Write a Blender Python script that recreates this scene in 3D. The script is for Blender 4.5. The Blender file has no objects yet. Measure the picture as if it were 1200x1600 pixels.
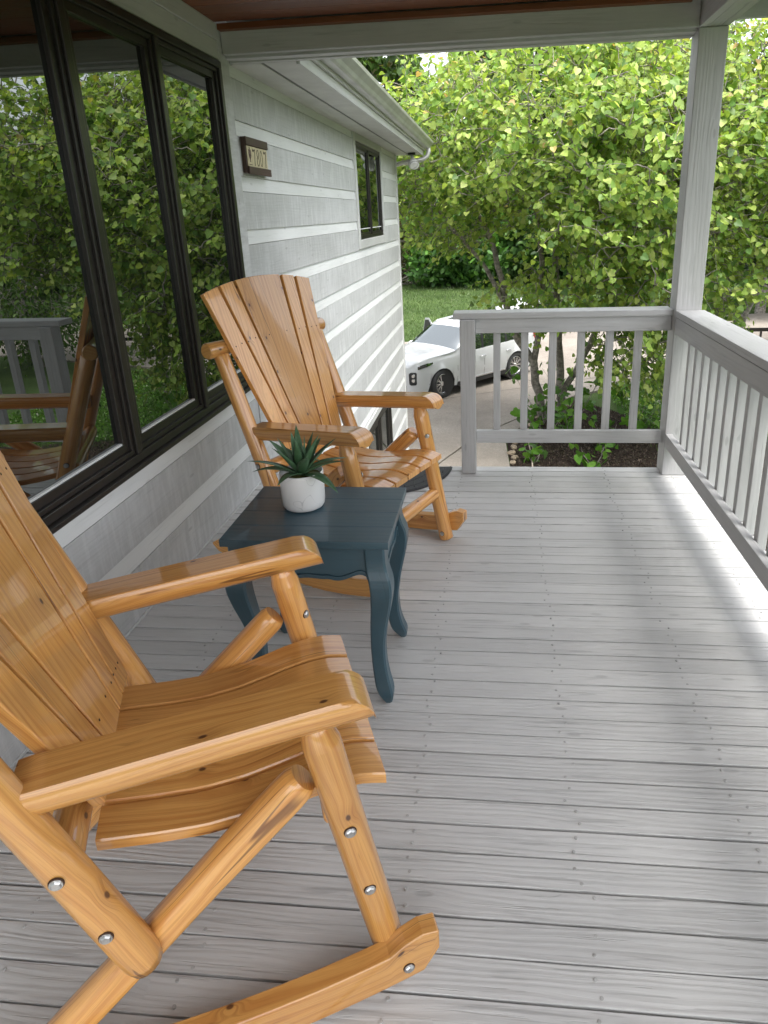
import bpy, bmesh, math, random
import numpy as np
from mathutils import Vector, Matrix
R = math.radians
random.seed(7); rng = np.random.default_rng(11)
scene = bpy.context.scene
COL = scene.collection

# ---------------------------------------------------------------- camera
cam_d = bpy.data.cameras.new('camera'); cam = bpy.data.objects.new('camera', cam_d); COL.objects.link(cam)
_r = Vector((0.9947, 0.0967, -0.0335)); _u = Vector((-0.0016, 0.3203, 0.9473)); _f = Vector((-0.1020, 0.9423, -0.3188))
yaw, pit, rol = R(-6.17108376), R(18.57183793), R(-1.92114322)
ca, sa, cb, sb, cc, sc = math.cos(yaw), math.sin(yaw), math.cos(pit), math.sin(pit), math.cos(rol), math.sin(rol)
f_ = Vector((sa*cb, ca*cb, -sb)); r0 = Vector((ca, -sa, 0)); u0 = r0.cross(f_)
r_ = cc*r0 + sc*u0; u_ = -sc*r0 + cc*u0
cam.matrix_world = Matrix(((r_.x, u_.x, -f_.x, 1.4636), (r_.y, u_.y, -f_.y, 0), (r_.z, u_.z, -f_.z, 1.5433), (0, 0, 0, 1)))
cam_d.sensor_fit = 'HORIZONTAL'; cam_d.sensor_width = 36.0
cam_d.lens = 36.0*1048.03/1200
# principal point (669.2, 684.6) of 1200x1600
cam_d.shift_x = -(669.21-600)/1200
cam_d.shift_y = (684.59-800)/1200
cam_d.clip_start = 0.02; cam_d.clip_end = 600
scene.camera = cam

# ---------------------------------------------------------------- world, sun, exposure
SUN_EL, SUN_AZ = R(68), R(-55)        # azimuth measured from +x towards +y
world = bpy.data.worlds.new('World'); scene.world = world; world.use_nodes = True
wn = world.node_tree; bg = wn.nodes['Background']
sky = wn.nodes.new('ShaderNodeTexSky'); sky.sky_type = 'NISHITA'; sky.sun_disc = False
sky.sun_elevation = SUN_EL; sky.sun_rotation = R(90)-SUN_AZ
sky.air_density = 1.0; sky.dust_density = 3.5; sky.ozone_density = 1.0
hs_ = wn.nodes.new('ShaderNodeHueSaturation'); hs_.inputs['Saturation'].default_value = .25
wn.links.new(sky.outputs[0], hs_.inputs['Color']); wn.links.new(hs_.outputs[0], bg.inputs[0]); bg.inputs[1].default_value = 0.15
sun_d = bpy.data.lights.new('sun', 'SUN'); sun_d.energy = 1.2; sun_d.angle = R(36); sun_d.color = (1.0, 0.97, 0.92)
sun = bpy.data.objects.new('sun', sun_d); COL.objects.link(sun)
sd = Vector((math.cos(SUN_AZ)*math.cos(SUN_EL), math.sin(SUN_AZ)*math.cos(SUN_EL), math.sin(SUN_EL)))
sun.rotation_euler = sd.to_track_quat('Z', 'Y').to_euler()
sun.location = (8, 8, 12)
vs = scene.view_settings
vs.view_transform = 'Standard'; vs.look = 'None'; vs.gamma = 1; vs.use_curve_mapping = False
vs.exposure = 1.95
scene.render.engine = 'CYCLES'
scene.cycles.max_bounces = 8; scene.cycles.diffuse_bounces = 5; scene.cycles.glossy_bounces = 4
scene.cycles.transparent_max_bounces = 8

# ---------------------------------------------------------------- helpers
def tag(o, label=None, cat=None, group=None, kind=None):
    if label: o['label'] = label
    if cat: o['category'] = cat
    if group: o['group'] = group
    if kind: o['kind'] = kind
    return o
def empty(name, loc=(0, 0, 0), rot=(0, 0, 0)):
    o = bpy.data.objects.new(name, None); COL.objects.link(o); o.location = loc; o.rotation_euler = rot
    o.empty_display_size = .1
    return o
def copy_tree(o, parent=None):
    c = o.copy(); COL.objects.link(c)
    if parent: c.parent = parent
    for ch in list(o.children): copy_tree(ch, c)
    return c

class MB:
    """collects faces with UV = (along grain, across grain) in metres and a per-piece random number"""
    def __init__(s): s.v = []; s.f = []; s.uv = []; s.rnd = []; s.n = 0; s.sm = []
    def add(s, vs, fs, L=(0, 0, 1), rnd=None, uvs=None, smooth=False):
        b = len(s.v); rnd = random.random() if rnd is None else rnd
        vs = [Vector(v) for v in vs]; s.v += vs; L = Vector(L).normalized()
        for k, f in enumerate(fs):
            s.f.append([b+i for i in f]); s.rnd.append(rnd); s.sm.append(smooth)
            if uvs: s.uv.append(uvs[k]); continue
            p = [vs[i] for i in f]; n = Vector((0, 0, 0))
            for i in range(len(p)):
                a, c = p[i], p[(i+1) % len(p)]
                n += Vector(((a.y-c.y)*(a.z+c.z), (a.z-c.z)*(a.x+c.x), (a.x-c.x)*(a.y+c.y)))
            n.normalize() if n.length > 0 else None
            if abs(n.dot(L)) > .8:
                t = Vector((1, 0, 0)) if abs(L.x) < .7 else Vector((0, 1, 0))
                t = (t-L*t.dot(L)).normalized(); w = L.cross(t)
                s.uv.append([(q.dot(t)*.3+7, q.dot(w)) for q in p])
            else:
                w = L.cross(n).normalized(); s.uv.append([(q.dot(L), q.dot(w)+.37*abs(n.x)+.11*n.z) for q in p])
        return s
    def box(s, a, b, L=None, rnd=None, M=None):
        x0, y0, z0 = a; x1, y1, z1 = b
        if L is None:
            d = [abs(x1-x0), abs(y1-y0), abs(z1-z0)]; L = [(1, 0, 0), (0, 1, 0), (0, 0, 1)][d.index(max(d))]
        vs = [(x0, y0, z0), (x1, y0, z0), (x1, y1, z0), (x0, y1, z0), (x0, y0, z1), (x1, y0, z1), (x1, y1, z1), (x0, y1, z1)]
        if M: vs = [M @ Vector(v) for v in vs]; L = M.to_3x3() @ Vector(L)
        return s.add(vs, [(0, 3, 2, 1), (4, 5, 6, 7), (0, 1, 5, 4), (1, 2, 6, 5), (2, 3, 7, 6), (3, 0, 4, 7)], L, rnd)
    def prism(s, poly, axis, a, b, L=None, rnd=None):
        """poly: 2D points (cyclic axes after `axis`), extruded from a to b along axis 0/1/2"""
        n = len(poly); o = [(1, 2), (2, 0), (0, 1)][axis]
        def mk(p, t):
            v = [0, 0, 0]; v[axis] = t; v[o[0]] = p[0]; v[o[1]] = p[1]; return v
        vs = [mk(p, a) for p in poly]+[mk(p, b) for p in poly]
        fs = [tuple(range(n-1, -1, -1)), tuple(range(n, 2*n))]+[(i, (i+1) % n, n+(i+1) % n, n+i) for i in range(n)]
        return s.add(vs, fs, L or [(1, 0, 0), (0, 1, 0), (0, 0, 1)][axis], rnd)
    def rings(s, rings, cap=True, rnd=None, smooth=True, circ=None, closed=True):
        """loft between rings of equal size; uv = (distance along, angle*radius)"""
        m = len(rings[0]); vs = [p for r in rings for p in r]
        cen = [sum((Vector(p) for p in r), Vector())/m for r in rings]
        d = [0]
        for i in range(1, len(rings)): d.append(d[-1]+(cen[i]-cen[i-1]).length)
        rad = circ or max((Vector(rings[len(rings)//2][0])-cen[len(rings)//2]).length, .004)
        fs = []; uvs = []
        M_ = m if closed else m-1
        for i in range(len(rings)-1):
            for j in range(M_):
                k = (j+1) % m
                fs.append((i*m+j, i*m+k, (i+1)*m+k, (i+1)*m+j))
                v0, v1 = j/m*2*math.pi*rad, (j+1)/m*2*math.pi*rad
                uvs.append([(d[i], v0), (d[i], v1), (d[i+1], v1), (d[i+1], v0)])
        if cap:
            for ring, idx in ((list(range(m-1, -1, -1)), 0), ([(len(rings)-1)*m+j for j in range(m)], -1)):
                fs.append(tuple(ring))
                uvs.append([(math.sin(2*math.pi*t/m)*rad*.6+5, math.cos(2*math.pi*t/m)*rad) for t in range(m)])
        b = len(s.v)
        s.add(vs, fs, rnd=rnd, uvs=uvs, smooth=smooth)
        if cap: s.sm[-1] = False; s.sm[-2] = False
        return s
    def tube(s, pts, rad, n=14, rnd=None, wob=0.0, cap=True, seedn=0):
        """round log / pipe through pts; rad scalar or list"""
        pts = [Vector(p) for p in pts]; rings = []
        rr = rad if hasattr(rad, '__len__') else [rad]*len(pts)
        ref = None
        for i, p in enumerate(pts):
            t = (pts[min(i+1, len(pts)-1)]-pts[max(i-1, 0)]).normalized()
            if ref is None:
                ref = Vector((0, 0, 1)) if abs(t.z) < .9 else Vector((1, 0, 0))
            a = (ref-t*ref.dot(t)).normalized(); b = t.cross(a); ref = a
            rings.append([p+(a*math.cos(q)+b*math.sin(q))*rr[i]*(1+wob*math.sin(q*2+i*.9+seedn)+wob*.6*math.sin(q*3-i*.5+seedn*2)) for q in [2*math.pi*j/n for j in range(n)]])
        return s.rings(rings, cap, rnd)
    def build(s, name, mat, parent=None, bevel=0.0, seg=2, sub=0, auto=None):
        me = bpy.data.meshes.new(name); me.from_pydata([tuple(v) for v in s.v], [], s.f)
        uvl = me.uv_layers.new(name='UVMap'); flat = [c for u in s.uv for p in u for c in p]
        uvl.data.foreach_set('uv', flat)
        at = me.attributes.new('rnd', 'FLOAT', 'FACE'); at.data.foreach_set('value', s.rnd)
        me.polygons.foreach_set('use_smooth', s.sm); me.update()
        me.materials.append(mat); o = bpy.data.objects.new(name, me); COL.objects.link(o)
        if parent: o.parent = parent
        if bevel:
            m = o.modifiers.new('bevel', 'BEVEL'); m.width = bevel; m.segments = seg; m.limit_method = 'ANGLE'; m.angle_limit = R(40)
            m.harden_normals = False
        if sub:
            m = o.modifiers.new('sub', 'SUBSURF'); m.levels = sub; m.render_levels = sub
        return o

# ---------------------------------------------------------------- materials
def newmat(name):
    m = bpy.data.materials.new(name); m.use_nodes = True
    nt = m.node_tree; nt.nodes.clear()
    out = nt.nodes.new('ShaderNodeOutputMaterial'); p = nt.nodes.new('ShaderNodeBsdfPrincipled')
    nt.links.new(p.outputs[0], out.inputs[0])
    return m, nt, p
class G:
    """tiny node-graph helper"""
    def __init__(s, nt): s.nt = nt
    def n(s, t, **k):
        nd = s.nt.nodes.new(t)
        for a, b in k.items(): setattr(nd, a, b)
        return nd
    def lk(s, a, b): s.nt.links.new(a, b)
    def val(s, x, sock):
        if isinstance(x, (int, float)): sock.default_value = x
        elif isinstance(x, (tuple, list)): sock.default_value = x
        else: s.lk(x, sock)
    def math(s, op, a, b=0.0, c=None, clamp=False):
        m = s.n('ShaderNodeMath', operation=op, use_clamp=clamp); s.val(a, m.inputs[0]); s.val(b, m.inputs[1])
        if c is not None: s.val(c, m.inputs[2])
        return m.outputs[0]
    def comb(s, x, y, z=0.0):
        c = s.n('ShaderNodeCombineXYZ'); s.val(x, c.inputs[0]); s.val(y, c.inputs[1]); s.val(z, c.inputs[2]); return c.outputs[0]
    def noise(s, vec, scale=1, detail=2, rough=.5, dist=0, out='Fac'):
        t = s.n('ShaderNodeTexNoise'); s.lk(vec, t.inputs['Vector']); t.inputs['Scale'].default_value = scale
        t.inputs['Detail'].default_value = detail; t.inputs['Roughness'].default_value = rough; t.inputs['Distortion'].default_value = dist
        return t.outputs[out]
    def ss(s, x, a, b, lo=0.0, hi=1.0):
        m = s.n('ShaderNodeMapRange', interpolation_type='SMOOTHSTEP'); s.val(x, m.inputs[0])
        m.inputs[1].default_value = a; m.inputs[2].default_value = b; m.inputs[3].default_value = lo; m.inputs[4].default_value = hi
        return m.outputs[0]
    def mix(s, f, a, b, blend='MIX'):
        m = s.n('ShaderNodeMix', data_type='RGBA', blend_type=blend); s.val(f, m.inputs[0])
        s.val(a+(1,) if isinstance(a, tuple) and len(a) == 3 else a, m.inputs[6]); s.val(b+(1,) if isinstance(b, tuple) and len(b) == 3 else b, m.inputs[7])
        return m.outputs[2]
    def ramp(s, x, stops):
        r = s.n('ShaderNodeValToRGB'); s.lk(x, r.inputs[0]); e = r.color_ramp.elements
        while len(e) < len(stops): e.new(.5)
        for i, (p, c) in enumerate(stops): e[i].position = p; e[i].color = tuple(c)+(1,)
        return r.outputs[0]
    def bump(s, h, strength, dist, normal=None):
        b = s.n('ShaderNodeBump'); s.lk(h, b.inputs['Height']); b.inputs['Strength'].default_value = strength; b.inputs['Distance'].default_value = dist
        if normal: s.lk(normal, b.inputs['Normal'])
        return b.outputs[0]
def grain(g, freq=28, warp=.05, knots=.55, kscale=(1.6, 7.5), kr_=.075, hr_=.36):
    """returns (ring 0..1, fine streak 0..1, knot mask, knot halo, piece random)"""
    uv = g.n('ShaderNodeUVMap'); uv.uv_map = 'UVMap'; sp = g.n('ShaderNodeSeparateXYZ'); g.lk(uv.outputs[0], sp.inputs[0])
    at = g.n('ShaderNodeAttribute'); at.attribute_name = 'rnd'; oi = g.n('ShaderNodeObjectInfo')
    rn = g.math('FRACT', g.math('ADD', at.outputs['Fac'], g.math('MULTIPLY', oi.outputs['Random'], 3.7)))
    u = g.math('ADD', sp.outputs[0], g.math('MULTIPLY', rn, 41.3)); v = g.math('ADD', sp.outputs[1], g.math('MULTIPLY', rn, 7.7))
    kv = g.n('ShaderNodeTexVoronoi', voronoi_dimensions='2D'); g.lk(g.comb(g.math('MULTIPLY', u, kscale[0]), g.math('MULTIPLY', v, kscale[1])), kv.inputs['Vector']); kv.inputs['Scale'].default_value = 1
    sepc = g.n('ShaderNodeSeparateColor'); g.lk(kv.outputs['Color'], sepc.inputs[0])
    on = g.ss(sepc.outputs[0], knots, knots+.02)
    halo = g.math('MULTIPLY', g.ss(kv.outputs['Distance'], hr_, .02), on)
    knot = g.math('MULTIPLY', g.ss(kv.outputs['Distance'], kr_, kr_*.45), on)
    w1 = g.noise(g.comb(g.math('MULTIPLY', u, 1.3), g.math('MULTIPLY', v, 9)), 1, 2, .5)
    vw = g.math('ADD', v, g.math('MULTIPLY', g.math('SUBTRACT', w1, .5), warp*2))
    vw = g.math('ADD', vw, g.math('MULTIPLY', halo, .012))
    nz = g.noise(g.comb(g.math('MULTIPLY', u, 2.2), g.math('MULTIPLY', vw, 40)), 1, 3, .6)
    ph = g.math('ADD', g.math('MULTIPLY', vw, freq*6.283), g.math('MULTIPLY', nz, 6.0))
    ring = g.math('ADD', g.math('MULTIPLY', g.math('SINE', ph), .5), .5)
    fine = g.noise(g.comb(g.math('MULTIPLY', u, 5), g.math('MULTIPLY', vw, 330)), 1, 4, .65)
    return ring, fine, knot, halo, rn, u, v

def pine_mat(name, dark=1.0, grey=0.0):
    m, nt, p = newmat(name); g = G(nt)
    ring, fine, knot, halo, rn, u, v = grain(g, 44, .05, .52, (5.5, 8.5), .055, .26)
    base = g.mix(g.math('MULTIPLY', g.math('POWER', ring, 2.6), g.ss(g.noise(g.comb(g.math('MULTIPLY', u, 1.1), g.math('MULTIPLY', v, 14)), 1, 2, .5), .3, .7, .15, .75)), (.73*dark, .372*dark, .105*dark), (.48*dark, .170*dark, .036*dark))
    patch = g.noise(g.comb(g.math('MULTIPLY', u, 1.7), g.math('MULTIPLY', v, 9)), 1, 2, .5)
    base = g.mix(g.ss(patch, .45, .75, 0, .4), base, (.74*dark, .38*dark, .10*dark))
    base = g.mix(g.ss(fine, .42, .66, 0, .42), base, (.40*dark, .15*dark, .03*dark))
    base = g.mix(g.math('MULTIPLY', g.math('MULTIPLY', halo, .55), g.ss(fine, .2, .8)), base, (.25, .085, .02))
    base = g.mix(g.math('MULTIPLY', knot, .9), base, (.07, .022, .01))
    # resin streaks / reddish heartwood tears
    st = g.noise(g.comb(g.math('MULTIPLY', u, 2.6), g.math('MULTIPLY', v, 26)), 1, 3, .6, .6)
    base = g.mix(g.ss(st, .68, .72, 0, .6), base, (.15, .045, .012))
    ck = g.noise(g.comb(g.math('MULTIPLY', u, .8), g.math('MULTIPLY', v, 15)), 1, 1, .4)
    ckm = g.noise(g.comb(g.math('MULTIPLY', u, 1.9), g.math('MULTIPLY', v, 5)), 1, 1, .4)
    ckl = g.math('MULTIPLY', g.ss(g.math('ABSOLUTE', g.math('SUBTRACT', ck, .5)), .0065, .002), g.ss(ckm, .52, .58))
    base = g.mix(g.math('MULTIPLY', ckl, .75), base, (.10, .03, .01))
    hv = g.n('ShaderNodeHueSaturation'); g.lk(base, hv.inputs['Color']); g.lk(g.math('ADD', .80, g.math('MULTIPLY', rn, .34)), hv.inputs['Value'])
    if grey: hv.inputs['Saturation'].default_value = 1-grey
    g.lk(hv.outputs[0], p.inputs['Base Color'])
    p.inputs['Roughness'].default_value = .36
    p.inputs['Coat Weight'].default_value = 1.0; p.inputs['Coat Roughness'].default_value = .05
    h = g.math('ADD', g.math('MULTIPLY', ring, .25), g.math('ADD', g.math('MULTIPLY', fine, .3), g.math('MULTIPLY', knot, -.8)))
    b = g.bump(h, .35, .0015); g.lk(b, p.inputs['Normal'])
    pit = g.noise(g.comb(u, v), 40, 2, .5); b2 = g.bump(pit, .15, .001); g.lk(b2, p.inputs['Coat Normal'])
    return m
def painted_wood(name, col, col2, rough=.45, bump=.5, bd=.0015, freq=16, wear=(.2, .16, .12), wear_at=.74, dirt=.25, knots=.72, coat=0.0, saw=0.0):
    m, nt, p = newmat(name); g = G(nt)
    ring, fine, knot, halo, rn, u, v = grain(g, freq, .040, knots, (3.0, 9.0), .09, .36)
    big = g.noise(g.comb(g.math('MULTIPLY', u, 1.2), g.math('MULTIPLY', v, 4)), 1, 4, .6)
    c = g.mix(g.ss(big, .35, .7), col, col2)
    c = g.mix(g.math('MULTIPLY', g.math('MULTIPLY', g.ss(fine, .55, .75), g.ss(ring, .3, .9)), dirt), c, tuple(x*.45 for x in col))
    if saw:
        sw = g.noise(g.comb(g.math('MULTIPLY', u, 26), g.math('MULTIPLY', v, 3.5)), 1, 5, .7)
        sw2 = g.noise(g.comb(g.math('MULTIPLY', u, 4), g.math('MULTIPLY', v, 3)), 1, 3, .6)
        c = g.mix(g.math('MULTIPLY', g.ss(sw, .42, .62), g.ss(sw2, .4, .65, .25, saw)), c, tuple(min(.9, x*1.34) for x in col2))
    sc = g.noise(g.comb(g.math('MULTIPLY', u, 7), g.math('MULTIPLY', v, 40)), 1, 4, .7, .4)
    c = g.mix(g.ss(sc, wear_at, wear_at+.03, 0, .7), c, wear)
    c = g.mix(g.math('MULTIPLY', knot, .35), c, tuple(x*.5 for x in col))
    ln = g.noise(g.comb(g.math('MULTIPLY', u, 2.6), g.math('MULTIPLY', v, 62)), 1, 4, .65, .25)
    c = g.mix(g.math('MULTIPLY', g.ss(ln, .56, .66), dirt*.75), c, tuple(x*.48 for x in col))
    hv = g.n('ShaderNodeHueSaturation'); g.lk(c, hv.inputs['Color']); g.lk(g.math('ADD', .95, g.math('MULTIPLY', rn, .1)), hv.inputs['Value'])
    g.lk(hv.outputs[0], p.inputs['Base Color'])
    g.lk(g.ss(big, .3, .75, rough-.06, rough+.12), p.inputs['Roughness'])
    h = g.math('ADD', g.math('MULTIPLY', ring, .55), g.math('MULTIPLY', fine, .5))
    h = g.math('SUBTRACT', h, g.math('MULTIPLY', knot, .8)); h = g.math('ADD', h, g.math('MULTIPLY', halo, .3))
    crack = g.noise(g.comb(g.math('MULTIPLY', u, 3), g.math('MULTIPLY', v, 90)), 1, 3, .6, .3)
    h = g.math('SUBTRACT', h, g.ss(crack, .62, .70, 0, 1.3))
    g.lk(g.bump(h, bump, bd), p.inputs['Normal'])
    if coat: p.inputs['Coat Weight'].default_value = coat
    return m
def plain(name, col, rough=.5, metal=0.0, noise=.12, scale=12, bump=.1, coat=0, spec=.5):
    m, nt, p = newmat(name); g = G(nt); tc = g.n('ShaderNodeTexCoord')
    nz = g.noise(tc.outputs['Object'], scale, 5, .6)
    g.lk(g.mix(g.ss(nz, .3, .7), tuple(x*(1-noise) for x in col), tuple(min(1, x*(1+noise)) for x in col)), p.inputs['Base Color'])
    p.inputs['Roughness'].default_value = rough; p.inputs['Metallic'].default_value = metal
    p.inputs['Specular IOR Level'].default_value = spec
    if coat: p.inputs['Coat Weight'].default_value = coat; p.inputs['Coat Roughness'].default_value = .04
    if bump: g.lk(g.bump(nz, bump, .004), p.inputs['Normal'])
    return m

M = {}
M['pine'] = pine_mat('varnished pine')
M['deck'] = painted_wood('grey painted deck boards', (.515, .51, .498), (.585, .58, .565), .50, .6, .0026, 60, (.16, .14, .12), .73, .6, .62)
M['rail'] = painted_wood('grey painted rail lumber', (.41, .41, .405), (.49, .49, .485), .42, .45, .0018, 46, (.16, .13, .11), .78, .35, .7)
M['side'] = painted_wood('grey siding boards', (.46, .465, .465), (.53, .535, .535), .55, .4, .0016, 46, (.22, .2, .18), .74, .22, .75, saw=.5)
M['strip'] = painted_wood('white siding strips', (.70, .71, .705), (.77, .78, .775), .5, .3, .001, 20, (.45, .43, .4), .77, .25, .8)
M['trim'] = painted_wood('pale trim boards', (.50, .505, .49), (.58, .585, .57), .5, .4, .0015, 20, (.3, .28, .25), .77, .3, .8)
M['cedar_ceiling'] = painted_wood('stained cedar ceiling', (.13, .035, .010), (.19, .06, .018), .45, .4, .0015, 20, (.08, .03, .01), .7, .5, .55)
M['teal'] = painted_wood('slate blue painted table', (.030, .068, .090), (.044, .094, .122), .38, .35, .0008, 34, (.12, .14, .16), .76, .3, .9, .25)
M['dark_frame'] = plain('dark brown window frame', (.020, .017, .015), .35, 0, .2, 20, .05)
M['steel'] = plain('bolt steel', (.55, .55, .54), .3, 1.0, .15, 60, .1)
M['bolt_hole'] = plain('bolt recess', (.05, .022, .01), .7)
M['gutter'] = plain('aluminium gutter', (.50, .50, .48), .35, .35, .12, 4, 0)
M['soffit'] = plain('soffit panel', (.52, .52, .50), .55, 0, .08, 5, .05)
M['concrete'] = None
M['glass_black'] = None

def glass_mat(name, tint=(.006, .007, .007), base=.17, k=.75):
    m, nt, p = newmat(name); g = G(nt)
    p.inputs['Base Color'].default_value = tint+(1,); p.inputs['Roughness'].default_value = .6; p.inputs['Specular IOR Level'].default_value = 0
    gl = g.n('ShaderNodeBsdfGlossy'); gl.inputs['Roughness'].default_value = .0; gl.inputs['Color'].default_value = (.93, .97, .96, 1)
    tc = g.n('ShaderNodeTexCoord'); nz = g.noise(tc.outputs['Object'], 1.3, 1, .5)
    g.lk(g.bump(nz, .03, .01), gl.inputs['Normal'])
    lw = g.n('ShaderNodeFresnel'); lw.inputs[0].default_value = 1.52
    mx = g.n('ShaderNodeMixShader'); g.lk(g.math('ADD', base, g.math('MULTIPLY', lw.outputs[0], k), clamp=True), mx.inputs[0])
    g.lk(p.outputs[0], mx.inputs[1]); g.lk(gl.outputs[0], mx.inputs[2])
    out = [n for n in nt.nodes if n.type == 'OUTPUT_MATERIAL'][0]; g.lk(mx.outputs[0], out.inputs[0])
    return m
M['window_glass'] = glass_mat('window glass', (.006, .007, .007), .19, .75)
M['car_glass'] = glass_mat('car glass', (.01, .014, .014), .30, .55)
def leaf_mat(name, trans=.35, rough=.45):
    m, nt, p = newmat(name); g = G(nt)
    at = g.n('ShaderNodeAttribute'); at.attribute_name = 'leafcol'
    tc = g.n('ShaderNodeTexCoord'); nz = g.noise(tc.outputs['Object'], 22, 2, .5)
    c = g.mix(g.ss(nz, .3, .7, 0, .25), at.outputs['Color'], (.03, .06, .01))
    g.lk(c, p.inputs['Base Color']); p.inputs['Roughness'].default_value = rough; p.inputs['Specular IOR Level'].default_value = .35
    tr = g.n('ShaderNodeBsdfTranslucent'); c2 = g.mix(1.0, c, (1.3, 1.28, .7), 'MULTIPLY'); g.lk(c2, tr.inputs[0])
    mx = g.n('ShaderNodeMixShader'); mx.inputs[0].default_value = trans
    g.lk(p.outputs[0], mx.inputs[1]); g.lk(tr.outputs[0], mx.inputs[2])
    out = [n for n in nt.nodes if n.type == 'OUTPUT_MATERIAL'][0]; g.lk(mx.outputs[0], out.inputs[0])
    return m
M['leaf'] = leaf_mat('foliage', .42); M['needle'] = leaf_mat('dull foliage', .15, .6)
M['bark'] = plain('grey bark', (.24, .215, .19), .85, 0, .5, 14, .9)

GZ = -3.0   # yard level, one storey below the porch floor

# ================================================================= GROUND
def sheet(name, pts, z, mat, kind='structure', thick=None):
    bm = bmesh.new(); vs_ = [bm.verts.new((x, y, z)) for x, y in pts]; f = bm.faces.new(vs_)
    if f.normal.z < 0: f.normal_flip()
    if thick:
        r = bmesh.ops.extrude_face_region(bm, geom=[f])
        for v in [q for q in r['geom'] if isinstance(q, bmesh.types.BMVert)]: v.co.z -= thick
        bmesh.ops.recalc_face_normals(bm, faces=bm.faces)
    me = bpy.data.meshes.new(name); bm.to_mesh(me); bm.free(); me.materials.append(mat)
    o = bpy.data.objects.new(name, me); COL.objects.link(o); o['kind'] = kind; return o
def ground_mat(name, stops, s1=3, s2=60, bump=.6, bd=.03, rough=.95):
    m, nt, p = newmat(name); g = G(nt); tc = g.n('ShaderNodeTexCoord')
    a = g.noise(tc.outputs['Object'], s1, 4, .6); b = g.noise(tc.outputs['Object'], s2, 4, .7)
    f = g.math('ADD', g.math('MULTIPLY', a, .5), g.math('MULTIPLY', b, .5))
    g.lk(g.ramp(f, stops), p.inputs['Base Color']); p.inputs['Roughness'].default_value = rough; p.inputs['Specular IOR Level'].default_value = .2
    g.lk(g.bump(b, bump, bd), p.inputs['Normal']); return m
M['lawn'] = ground_mat('lawn', [(.36, (.030, .050, .014)), (.48, (.055, .092, .026)), (.58, (.08, .125, .036)), (.68, (.15, .18, .09))], .45, 38, .8, .05)
M['mulch'] = ground_mat('mulch', [(.35, (.016, .010, .008)), (.5, (.040, .026, .020)), (.68, (.105, .075, .06))], 6, 55, 1, .05)
def concrete_mat():
    m, nt, p = newmat('aggregate concrete'); g = G(nt); tc = g.n('ShaderNodeTexCoord')
    a = g.noise(tc.outputs['Object'], .6, 5, .65); b = g.noise(tc.outputs['Object'], 70, 3, .8)
    vo = g.n('ShaderNodeTexVoronoi'); g.lk(tc.outputs['Object'], vo.inputs['Vector']); vo.inputs['Scale'].default_value = 45
    c = g.ramp(a, [(.3, (.19, .165, .14)), (.5, (.26, .23, .195)), (.7, (.33, .295, .255))])
    sc = g.n('ShaderNodeSeparateColor'); g.lk(vo.outputs['Color'], sc.inputs[0])
    c = g.mix(g.math('MULTIPLY', sc.outputs[0], .45), c, (.13, .105, .085)); c = g.mix(g.ss(b, .55, .75, 0, .5), c, (.45, .42, .38))
    g.lk(c, p.inputs['Base Color']); p.inputs['Roughness'].default_value = .85; g.lk(g.bump(b, .4, .01), p.inputs['Normal']); return m
M['concrete'] = concrete_mat()
lawn = sheet('lawn', [(-200, -120), (220, -120), (220, 260), (-200, 260)], GZ, M['lawn'])
drive = sheet('driveway', [(-6, 10.6), (0.0, 10.6), (.39, 11.906), (.737, 12.743), (1.104, 13.557), (2.519, 15.58), (3.456, 16.728), (6.114, 18.706), (9, 20.2), (16, 22.6), (34, 26), (34, 31.5),
                           (14, 30.2), (9, 29.0), (4, 27), (0.5, 25.2), (-3, 24.0), (-6, 23.5)], GZ+.05, M['concrete'], thick=.12)
walk = sheet('walkway', [(.06, 8.0), (1.70, 8.0), (1.704, 11.593), (1.64, 13.143), (2.42, 15.40), (1.14, 13.53), (.77, 12.72), (.42, 11.88), (.06, 10.75)], GZ+.045, M['concrete'], thick=.12)
bed = sheet('mulch_bed', [(1.72, 4.4), (12, 4.4), (11, 12.5), (6.5, 13.2), (4.9, 13.6), (4.3, 15.2), (3.3, 16.45), (2.56, 15.55), (1.67, 13.15), (1.72, 11.6)], GZ+.02, M['mulch'])
# joints in the drive
for (xa, ya, xb, yb) in ((-6, 13.2, 9.8, 21.5), (3.2, 17.0, -1.5, 24.2), (7.5, 19.5, 5.2, 27.2), (.06, 9.6, 1.69, 9.6)):
    d_ = Vector((xb-xa, yb-ya)).normalized(); n__ = Vector((-d_.y, d_.x))*.010
    sheet('road_joint', [(xa-n__.x, ya-n__.y), (xb-n__.x, yb-n__.y), (xb+n__.x, yb+n__.y), (xa+n__.x, ya+n__.y)], GZ+.0545, plain('joint', (.06, .05, .045), .9))
sheet('road', [(30, -40), (36, -40), (37, 120), (31, 120)], GZ+.03, plain('asphalt', (.11, .11, .11), .9), thick=.1)

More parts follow.
